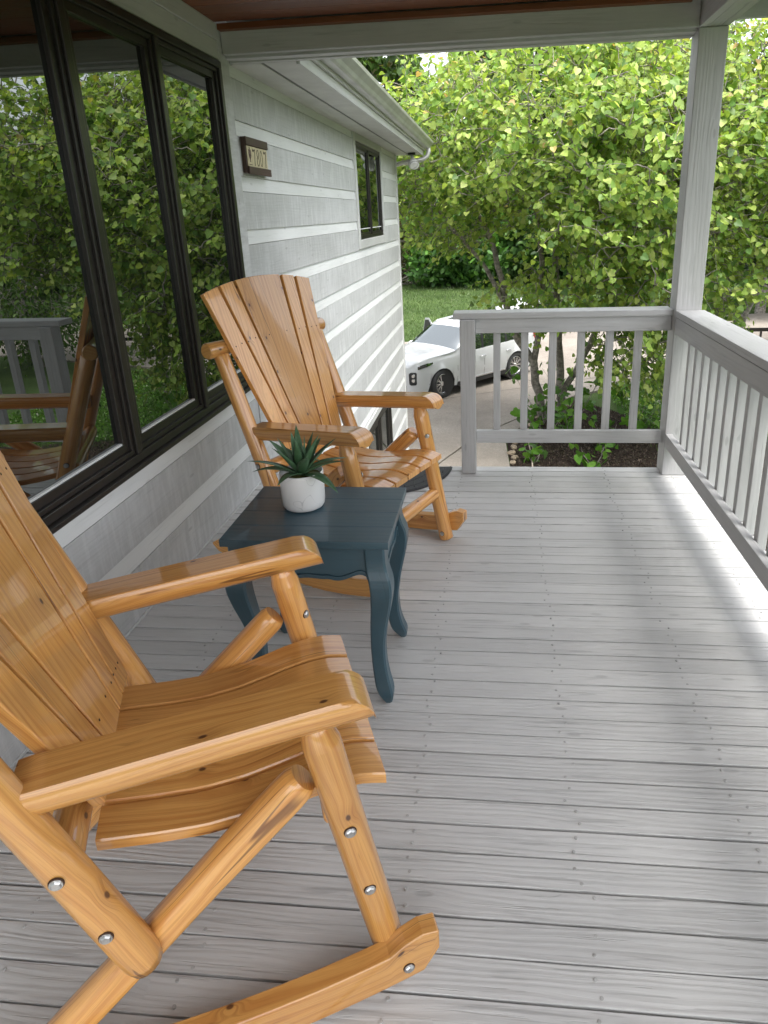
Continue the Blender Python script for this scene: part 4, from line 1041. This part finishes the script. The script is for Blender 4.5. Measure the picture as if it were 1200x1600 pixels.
def tree(name, label, cat, base, limbs, crown, ntw, leaf, group=None, per=14, twl=.7, droop=.35, trunk_r=.10, heart=True, hang=.6, dens_low=1.0, bark='bark', twigs=True, gaps=.42, clumps=12):
    """limbs: list of polylines (lists of points) with radii; crown: list of (centre, radii); leaf: dict size, cols, wts"""
    root = empty(name, base); tag(root, label, cat, group)
    nodes = []; tr = MB(); br = MB()
    for pl_, ra, rb in limbs:
        pts = []
        for a, b in zip(pl_[:-1], pl_[1:]): pts += wander(a, b, 5, .10*np.linalg.norm(np.array(b)-np.array(a))*.5)[:-1]
        pts.append(pl_[-1]); polyline_tube(tr, pts, ra*.8, rb*.8, 9); nodes += [np.array(p) for p in pts[4:]]
    tp = []
    tot = sum(c[1][0]*c[1][1]*c[1][2] for c in crown)
    for c, r in crown:
        c = np.array(c); r = np.array(r); m = int(ntw*r.prod()/tot)
        cl = rdir(clumps)*rng.uniform(.25, 1, (clumps, 1))       # a few directions where the crown opens up
        while m > 0:
            d = rdir(1)[0]; q = rng.uniform(.25, 1)**.45
            if np.min(np.linalg.norm(cl-d*q, axis=1)) < gaps*rng.uniform(.3, 1): 
                if rng.random() < .85: continue
            p = c+d*q*r*(1+.10*math.sin(d[0]*7+c[0])+.08*math.sin(d[2]*9))
            if p[2] < GZ+.5 or (p[0] < .35 and p[1] < 10.9) or (p[1] < 5.4 and p[0] < 3.6): continue
            tp.append(p); m -= 1
    tp = np.array(tp); nd = np.array(nodes)
    b0 = nd.mean(0); order = np.argsort(np.min(np.linalg.norm(tp[:, None, :]-nd[None, :, :], axis=2), axis=1))
    P_, T_, N_, S_ = [], [], [], []
    allnodes = list(nd); arr = np.zeros((len(nd)+len(tp)*3+5, 3)); arr[:len(nd)] = nd; cnt = len(nd)
    topz = max(c[0][2]+c[1][2] for c in crown)
    tipz = []
    for i in order:
        p = tp[i]; dd = np.linalg.norm(arr[:cnt]-p, axis=1)+np.maximum(0, arr[:cnt, 2]-p[2])*.8; j = int(np.argmin(dd)); a = arr[j]
        if dd[j] > .05:
            pts = wander(a, p, 4, .12*dd[j]); polyline_tube(br, pts, .009+.008*min(3, dd[j]), .007, 5)
            arr[cnt] = pts[2]; arr[cnt+1] = p; cnt += 2
        ax = (p-b0); ax = ax/np.linalg.norm(ax)+rng.normal(size=3)*.55; ax[2] -= droop*rng.random(); ax /= np.linalg.norm(ax)
        L = twl*rng.uniform(.6, 1.25); m = max(3, int(per*rng.uniform(.6, 1.3)))
        if twigs: polyline_tube(br, [tuple(p), tuple(p+ax*L*.5+np.array([0, 0, .03])), tuple(p+ax*L)], .005, .002, 4)
        t = (np.arange(m)+.5)/m; q = p+ax*L*t[:, None]+rng.normal(size=(m, 3))*.055*twl/.7
        s = np.where(np.arange(m) % 2, 1, -1)[:, None]; sd_ = np.cross(ax, [0, 0, 1]); sd_ /= np.linalg.norm(sd_)+1e-6
        tip = ax*.35+s*sd_*.6+rng.normal(size=(m, 3))*.3; tip[:, 2] -= hang
        nm = rng.normal(size=(m, 3))*.55+np.array([0, 0, .75])+(p-b0)/np.linalg.norm(p-b0)*.45
        P_.append(q); T_.append(tip); N_.append(nm); S_.append(leaf['size']*rng.uniform(.55, 1.25, m)*(1-.25*t))
        tipz.append(np.full(m, (p[2]-GZ)/(topz-GZ))*.6+t*.4)
    P_, T_, N_, S_ = map(np.concatenate, (P_, T_, N_, S_)); tz = np.concatenate(tipz)
    n = len(P_); col = palette(n, leaf['cols'], leaf['wts'])
    if 'tips' in leaf:
        pr = np.clip((tz-.78)*1.3, 0, .22); sel = rng.random(n) < pr
        col[sel] = palette(int(sel.sum()), leaf['tips'], [1]*len(leaf['tips']))
    tro = tr.build('trunk', M[bark], None); tro.parent = root; tro.matrix_parent_inverse = Matrix.Translation(base).inverted()
    bo = br.build('branches', M[bark], None); bo.parent = root; bo.matrix_parent_inverse = Matrix.Translation(base).inverted()
    leaf_mesh('crown', P_, T_, N_, S_, col, M[leaf.get('mat', 'leaf')], *( (HEART, HEART_F) if heart else (OVAL, OVAL_F)), parent=root)
    return root
RB = dict(size=.116, cols=[(.29, .42, .085), (.38, .49, .11), (.20, .33, .065), (.12, .23, .05), (.47, .55, .17)], wts=[4, 3.6, 3, 1.6, 1.3], tips=[(.50, .40, .14), (.50, .48, .12), (.50, .33, .14)])
T1 = [([(2.50, 14.8, GZ), (2.25, 14.4, -1.6), (1.65, 14.0, -.3), (1.35, 13.6, 1.0), (.6, 13.2, 2.2)], .13, .04),
      ([(2.25, 14.4, -1.6), (2.35, 14.2, .2), (2.2, 13.8, 1.6), (2.3, 13.4, 3.0)], .09, .03),
      ([(1.65, 14.0, -.3), (.9, 13.6, .9), (-.1, 13.2, 2.0)], .065, .02),
      ([(2.92, 14.8, GZ), (2.78, 14.6, -1.2), (2.65, 14.4, .4), (2.9, 13.9, 1.7), (3.1, 13.5, 3.2)], .125, .03),
      ([(2.92, 14.8, -2.4), (3.5, 14.4, -1.0), (3.8, 14.0, .5), (4.4, 13.4, 2.2)], .095, .03),
      ([(3.5, 14.4, -1.0), (4.6, 13.8, .1), (5.6, 13.0, 1.3)], .06, .02),
      ([(2.7, 14.5, -.2), (3.3, 13.0, .9), (4.0, 11.6, 1.9)], .05, .02),
      ([(2.3, 14.3, -1.0), (2.9, 12.9, -.3), (3.4, 11.2, .6)], .045, .015)]
redbud = tree('redbud_tree', 'wide redbud with many grey stems and bright heart-shaped leaves beyond the end railing', 'tree', (2.7, 14.8, GZ), T1,
     [((2.4, 13.2, 2.75), (3.4, 2.6, 1.5)), ((4.8, 12.4, 2.2), (3.4, 2.9, 1.9)), ((.6, 13.8, 1.7), (1.8, 1.8, .9)), ((4.3, 12.4, .2), (1.4, 2.0, .8)), ((2.9, 13.4, .1), (1.6, 1.6, .5)), ((4.3, 13.0, -.9), (1.3, 1.5, .8))], 4100, RB, per=13)
T2 = [([(7.1, 16.2, GZ), (7.0, 16.0, -1.3), (6.4, 15.6, .3), (6.0, 15.2, 2.2)], .10, .03), ([(7.0, 16.0, -1.3), (7.4, 15.8, .4), (7.7, 15.4, 2.3)], .08, .03), ([(6.9, 15.9, -.9), (6.9, 14.9, .4), (6.7, 14.1, 1.8)], .06, .02)]
tree('redbud_tree', 'second bright redbud standing to the right of the corner post', 'tree', (7.1, 16.2, GZ), T2,
     [((6.5, 15.3, 2.1), (2.1, 2.2, 1.5)), ((7.0, 15.1, 1.3), (1.7, 1.8, .7))], 950, RB, per=13)
# mid-green maple and a dark one further right: seen mostly in the window reflection
MP = dict(size=.17, cols=[(.075, .155, .025), (.11, .20, .035), (.05, .11, .02), (.15, .24, .05)], wts=[3, 3, 2, 1])
def simple_limbs(x, y, top, spread=2.0, r=.2):
    out = [([(x, y, GZ), (x+.1, y, (GZ+top)*.35), (x-.1, y+.1, top*.55), (x, y, top*.85)], r, .03)]
    for a in range(6):
        an = a*1.05+.4; z = lerp(GZ+1.4, top*.55, a/6); out.append(([(x, y, z), (x+spread*.5*math.cos(an), y+spread*.5*math.sin(an), z+.9), (x+spread*math.cos(an), y+spread*math.sin(an), z+1.7)], r*.4, .02))
    return out
tree('maple_tree', 'tall mid green maple seen reflected in the left pane of the big window', 'tree', (18.0, 13.0, GZ), simple_limbs(18.0, 13.0, 7.0, 3), [((18.0, 13.0, 2.4), (4.3, 3.8, 3.8)), ((15.0, 12.5, .4), (2.6, 2.5, 2.0))], 1500, MP, per=15, heart=False, twl=.9)
tree('maple_tree', 'dense dark maple at the far right of the yard, reflected in the leftmost pane', 'tree', (16.5, 8.5, GZ), simple_limbs(16.5, 8.5, 5.5, 2.6), [((16.5, 8.5, .4), (3.6, 3.8, 2.6))], 1000, dict(MP, cols=[(.05, .10, .02), (.075, .145, .03), (.04, .08, .02)], wts=[2, 2, 2]), per=15, heart=False, twl=.9)
tree('maple_tree', 'low broad green maple beyond the drive to the right of the redbuds', 'tree', (13.8, 20.8, GZ), simple_limbs(13.8, 20.8, 3.6, 2.4), [((13.8, 20.8, .5), (3.4, 3.0, 2.9))], 1000, dict(MP, size=.18), per=14, heart=False, twl=1.1)
# cedar rising behind, right of the post
cd = empty('cedar_tree', (12.6, 30, GZ)); tag(cd, 'dark evergreen cedar against the white sky right of the corner post', 'tree')
def conifer(root, x, y, h, r, n, cols, wts, size):
    t_ = rng.random(n)**.8; rad = r*(1-t_)**.75*(.35+.65*rng.random(n)**.5)*(1+.25*np.sin(t_*37)); az = rng.uniform(0, 6.283, n); z = GZ+.5+(h-.5)*t_
    P_ = np.stack([x+rad*np.cos(az), y+rad*np.sin(az), z+rad*.25], 1); out = np.stack([np.cos(az), np.sin(az), np.full(n, .35)], 1)+rng.normal(size=(n, 3))*.3
    leaf_mesh('crown', P_, out, rdir(n, .5), size*rng.uniform(.6, 1.3, n), palette(n, cols, wts), M['needle'], SPRAY, SPRAY_F, parent=root)
    t = MB().tube([(x, y, GZ), (x, y, GZ+h*.5), (x, y, GZ+h*.95)], [.22, .14, .03], 9, cap=False); to = t.build('trunk', M['bark']); to.parent = root; to.matrix_parent_inverse = Matrix.Translation(root.location).inverted()
conifer(cd, 12.6, 30, 10.4, 2.6, 9000, [(.020, .048, .020), (.035, .075, .03), (.012, .03, .014)], [3, 2, 2], .55)
# bright green shrub mass behind the car and a brown bramble thicket
def bush(name, label, cat, c, r, n, cols, wts, size, heart=False, kind=None, mat='leaf', stems=0):
    root = empty(name, (c[0], c[1], GZ)); tag(root, label, cat, kind=kind)
    d = rdir(n); q = rng.random(n)**.4; P_ = np.array(c)+d*q[:, None]*np.array(r)*(1+.18*np.sin(d[:, :1]*6+c[0])+.14*np.sin(d[:, 2:3]*8+d[:, 1:2]*5)); P_ = P_[P_[:, 2] > GZ+.03]; n = len(P_)
    leaf_mesh('foliage', P_, rdir(n, -.4), rdir(n, .8), size*rng.uniform(.6, 1.3, n), palette(n, cols, wts, .25), M[mat], *((HEART, HEART_F) if heart else (OVAL, OVAL_F)), parent=root)
    if stems:
        sm = MB()
        for i in range(stems):
            a = (c[0]+random.gauss(0, r[0]*.4), c[1]+random.gauss(0, r[1]*.4), GZ); d_ = rdir(1, .8)[0]*r[2]*random.uniform(1, 1.9)
            polyline_tube(sm, wander(a, tuple(np.array(a)+np.abs(d_)*np.array([random.choice((-1, 1)), 1, 1])), 5, .3), .03, .008, 5)
        so_ = sm.build('stems', M['bark']); so_.parent = root; so_.matrix_parent_inverse = Matrix.Translation(root.location).inverted()
    return root
bush('shrub', 'leafy bright green shrub at the back of the lawn behind the white car', 'shrub', (-.6, 44, -.4), (3.4, 3.0, 3.3), 9000, [(.06, .15, .03), (.10, .22, .04), (.035, .09, .02)], [3, 2, 2], .42)
bush('bramble_thicket', 'brown twiggy thicket at the lawn edge just right of the house corner', 'thicket', (-7.2, 46, 1.0), (4.4, 3.0, 5.4), 9000, [(.13, .10, .05), (.09, .12, .03), (.19, .15, .08), (.06, .09, .025)], [3, 3, 2, 2], .30, stems=140)
bush('shrub', 'darker rounded shrub under the redbud stems at the back of the lawn', 'shrub', (5.6, 45, -.6), (3.6, 3.0, 3.0), 8000, [(.045, .10, .02), (.075, .15, .03), (.025, .06, .015)], [3, 2, 3], .40)
# woods closing the view
def woods(name, x0, x1, y0, y1, ztop, n, cols, wts, size, f=None):
    x = rng.uniform(x0, x1, n); y = rng.uniform(y0, y1, n); zt = ztop+1.6*np.sin(x*.55)+1.2*np.sin(x*1.3+2)+.9*np.sin(y*.9)
    z = GZ+(zt-GZ)*rng.random(n)**.75; P_ = np.stack([x, y, z], 1)
    cell = np.sin(x*1.1+.6*z)+np.sin(z*1.3+x*.4+1)+np.sin(y*.8+z); keep = cell > -1.1
    P_ = P_[keep]; n = len(P_)
    o = leaf_mesh(name, P_, rdir(n, -.4), rdir(n, .9)+np.array([0, -.5, 0]), size*rng.uniform(.6, 1.3, n), palette(n, cols, wts, .3), M['leaf'], OVAL, OVAL_F)
    o['kind'] = 'stuff'; tag(o, 'mixed green woods closing off the back of the yard', 'woods'); return o
WC = [(.05, .10, .02), (.08, .15, .03), (.12, .20, .04), (.03, .06, .015), (.13, .12, .05)]
woods('woods', -26, 14, 49, 58, 12.0, 56000, WC, [3, 3, 2, 3, 1.4], .62)
w2 = woods('woods', 14, 60, 46, 62, 5.2, 30000, WC, [3, 3, 2, 3, 1], .75); w2['label'] = 'green woods behind the right part of the lawn past the corner post'
w3 = woods('woods', 26, 44, -25, 46, 4.0, 36000, WC, [3, 3, 2, 3, 1], .75)
w3['label'] = 'row of green woods across the road on the right, seen only in reflection'
tk = MB()
for i in range(46):
    x = random.uniform(-20, 40); y = random.uniform(47.5, 52); polyline_tube(tk, wander((x, y, GZ), (x+random.uniform(-1, 1), y, random.uniform(3, 8)), 4, .3), random.uniform(.07, .18), .04, 7)
o = tk.build('woods_trunks', M['bark']); o['kind'] = 'stuff'; tag(o, 'thin grey trunks standing in the woods behind the lawn', 'tree trunks')

# ---- ground plants
def scatter(name, label, cat, region, n, size, cols, wts, T, TF, up=1.0, z=GZ+.02, mat='leaf', hmax=.1, tipup=0.0):
    P_ = []
    x0, x1, y0, y1, fn = region
    while len(P_) < n:
        x = rng.uniform(x0, x1, n); y = rng.uniform(y0, y1, n); k_ = fn(x, y); P_ += list(np.stack([x[k_], y[k_], z+rng.random(k_.sum())*hmax], 1))
    P_ = np.array(P_[:n]); o = leaf_mesh(name, P_, rdir(n, tipup), rdir(n, up), size*rng.uniform(.5, 1.3, n), palette(n, cols, wts, .25), M[mat], T, TF); o['kind'] = 'stuff'; tag(o, label, cat); return o
def notdrive(x, y):   # keep grass off the concrete
    front = np.interp(x, [-6, 0, 1.1, 2.5, 3.45, 6.1, 9, 16, 34], [10.6, 10.6, 13.5, 15.6, 16.7, 18.7, 20.2, 22.6, 26]); back = np.interp(x, [-6, -3, .5, 4, 9, 14, 34], [23.5, 24, 25.2, 27, 29, 30.2, 31.5])
    return ((y < front) & (x > 4.2)) | (y > back)
BLADE = np.array([(-.06, 0, 0), (.06, 0, 0), (.02, .6, .05), (0, 1, .15)], float); BF = [(0, 1, 2, 3)]
scatter('grass', 'short green lawn grass behind the drive', 'grass', (-7, 22, 23, 46, lambda x, y: notdrive(x, y) & (np.abs(x-.1*y) < 16)), 60000, .16, [(.055, .10, .026), (.08, .135, .036), (.10, .155, .045), (.28, .31, .2)], [3, 3, 2, .35], BLADE, BF, up=.2, z=GZ, hmax=.02, tipup=1.6)
scatter('ground_cover', 'bright green clover and weeds with pale flowers beside the mulch bed', 'ground cover', (4.3, 10.5, 12.4, 19.6, lambda x, y: (y < np.interp(x, [3.4, 6.1, 9, 12], [16.6, 18.5, 20.0, 21])) & (y > np.interp(x, [4.3, 4.9, 6.5, 11], [15.2, 13.7, 13.2, 12.6]))), 26000, .075, [(.10, .22, .03), (.15, .30, .05), (.08, .17, .03), (.62, .64, .52)], [3, 3, 2, .28], OVAL, OVAL_F, up=1.2, hmax=.14)
scatter('grass', 'lawn grass on the right side of the house', 'grass', (4.5, 16, 4, 13, lambda x, y: (x > 11.5) | (y > 12.6)), 9000, .12, [(.07, .14, .025), (.10, .19, .035), (.13, .22, .05)], [3, 3, 2], BLADE, BF, up=.2, z=GZ, hmax=.02, tipup=1.6)
scatter('mulch_chips', 'dark shredded mulch spread over the planting bed', 'mulch', (1.75, 7.5, 8.5, 16.2, lambda x, y: (y < np.interp(x, [1.67, 2.56, 3.3, 4.3, 4.9, 7.5], [13.1, 15.5, 16.4, 15.2, 13.6, 13.1]))), 34000, .055, [(.05, .032, .024), (.10, .07, .055), (.025, .016, .012), (.17, .13, .10)], [4, 3, 3, 1], BLADE*np.array([3, 1, 1]), BF, up=1.0, z=GZ+.022, mat='needle', hmax=.03)
# low suckers and seedlings around the stems
def seedling(x, y, n, h, lab):
    root = empty('seedling', (x, y, GZ)); tag(root, lab, 'seedling', 'redbud seedlings in the mulch bed')
    m = MB(); P_, T_ = [], []
    for i in range(4):
        a = random.uniform(0, 6.28); e = (x+math.cos(a)*h*.45, y+math.sin(a)*h*.45, GZ+h*random.uniform(.6, 1)); pts = wander((x, y, GZ), e, 4, .05); polyline_tube(m, pts, .008, .003, 5)
        for j in range(n//4): q = pts[1+j % 4]; P_.append(np.array(q)+rng.normal(size=3)*.09); T_.append(rng.normal(size=3)+np.array([0, 0, -.4]))
    o = m.build('stems', M['bark']); o.parent = root; o.matrix_parent_inverse = Matrix.Translation(root.location).inverted()
    k_ = len(P_); leaf_mesh('leaves', np.array(P_), np.array(T_), rdir(k_, 1.2), .16*rng.uniform(.6, 1.2, k_), palette(k_, [(.10, .24, .03), (.16, .32, .05), (.07, .16, .03)], [3, 2, 2]), M['leaf'], parent=root)
SL = ['leafy seedling between the two stem clusters', 'small green seedling just behind the stones', 'redbud seedling in the middle of the mulch', 'redbud seedling at the right side of the mulch', 'low seedling nearest the porch in the mulch', 'tall suckers around the left stems', 'tall suckers around the right stems', 'seedling at the far right edge of the mulch', 'smallest seedling beside the walkway stones']
for x, y, n, h in ((2.35, 13.0, 50, 1.0), (2.9, 13.6, 36, .7), (3.5, 12.6, 44, .6), (4.3, 13.6, 60, 1.2), (3.2, 11.6, 30, .5), (2.5, 14.4, 60, 1.7), (3.1, 14.3, 60, 1.5), (5.2, 13.2, 70, 1.4), (2.15, 11.9, 24, .4)):
    seedling(x, y, n, h, 'green '+SL.pop(0))
# edging stones
stn = plain('tan edging stone', (.30, .24, .17), .85, 0, .35, 9, .8)
edge = [(1.76, 11.9), (1.80, 12.15), (1.74, 12.42), (1.80, 12.75), (1.84, 13.1), (1.98, 13.5), (2.10, 13.85), (2.22, 14.2), (2.40, 14.75), (2.52, 15.1), (2.68, 15.4), (2.9, 15.6), (3.15, 15.75), (3.4, 15.7)]
for i, (x, y) in enumerate(edge):
    bm = bmesh.new(); bmesh.ops.create_icosphere(bm, subdivisions=2, radius=1)
    a, b, c = random.uniform(.09, .16), random.uniform(.06, .10), random.uniform(.025, .05)
    for v in bm.verts: 
        q = v.co; q.x = max(-.8, min(.8, q.x)); q.y = max(-.8, min(.8, q.y)); q *= 1+.12*math.sin(q.x*5+i)*math.cos(q.y*6+i*2); v.co = Vector((q.x*a, q.y*b, q.z*c))
    me = bpy.data.meshes.new('edging_stone'); bm.to_mesh(me); bm.free(); me.materials.append(stn); o = bpy.data.objects.new('edging_stone', me); COL.objects.link(o)
    o.location = (x, y, GZ+.045); o.rotation_euler = (0, 0, random.uniform(.6, 1.9)); tag(o, 'flat tan edging stone along the rim of the mulch bed', 'stone', 'edging stones of the mulch bed')
# thin pale stick lying in the bed
tag(MB().tube([(2.10, 10.9, GZ+.05), (2.12, 12.0, GZ+.09), (2.05, 13.1, GZ+.30)], [.016, .014, .008], 6).build('fallen_stick', plain('bare pale wood', (.38, .32, .26), .8)), 'thin bare pale stick lying across the dark mulch', 'stick')
# dark metal handrail out by the drive (right edge)
hr = empty('metal_handrail', (10.4, 23.6, GZ)); tag(hr, 'black metal handrail beside the drive at the right edge of the view', 'handrail')
hm = MB().box((9.2, 23.60, -2.62), (13.5, 23.68, -2.50), (1, 0, 0)); o = part(hm, 'top_bar', M['dark_frame'], hr, .005)
for x in (9.3, 10.35, 11.4, 12.5, 13.4): part(MB().box((x-.03, 23.61, GZ), (x+.03, 23.67, -2.621)), 'post', M['dark_frame'], hr, .003)
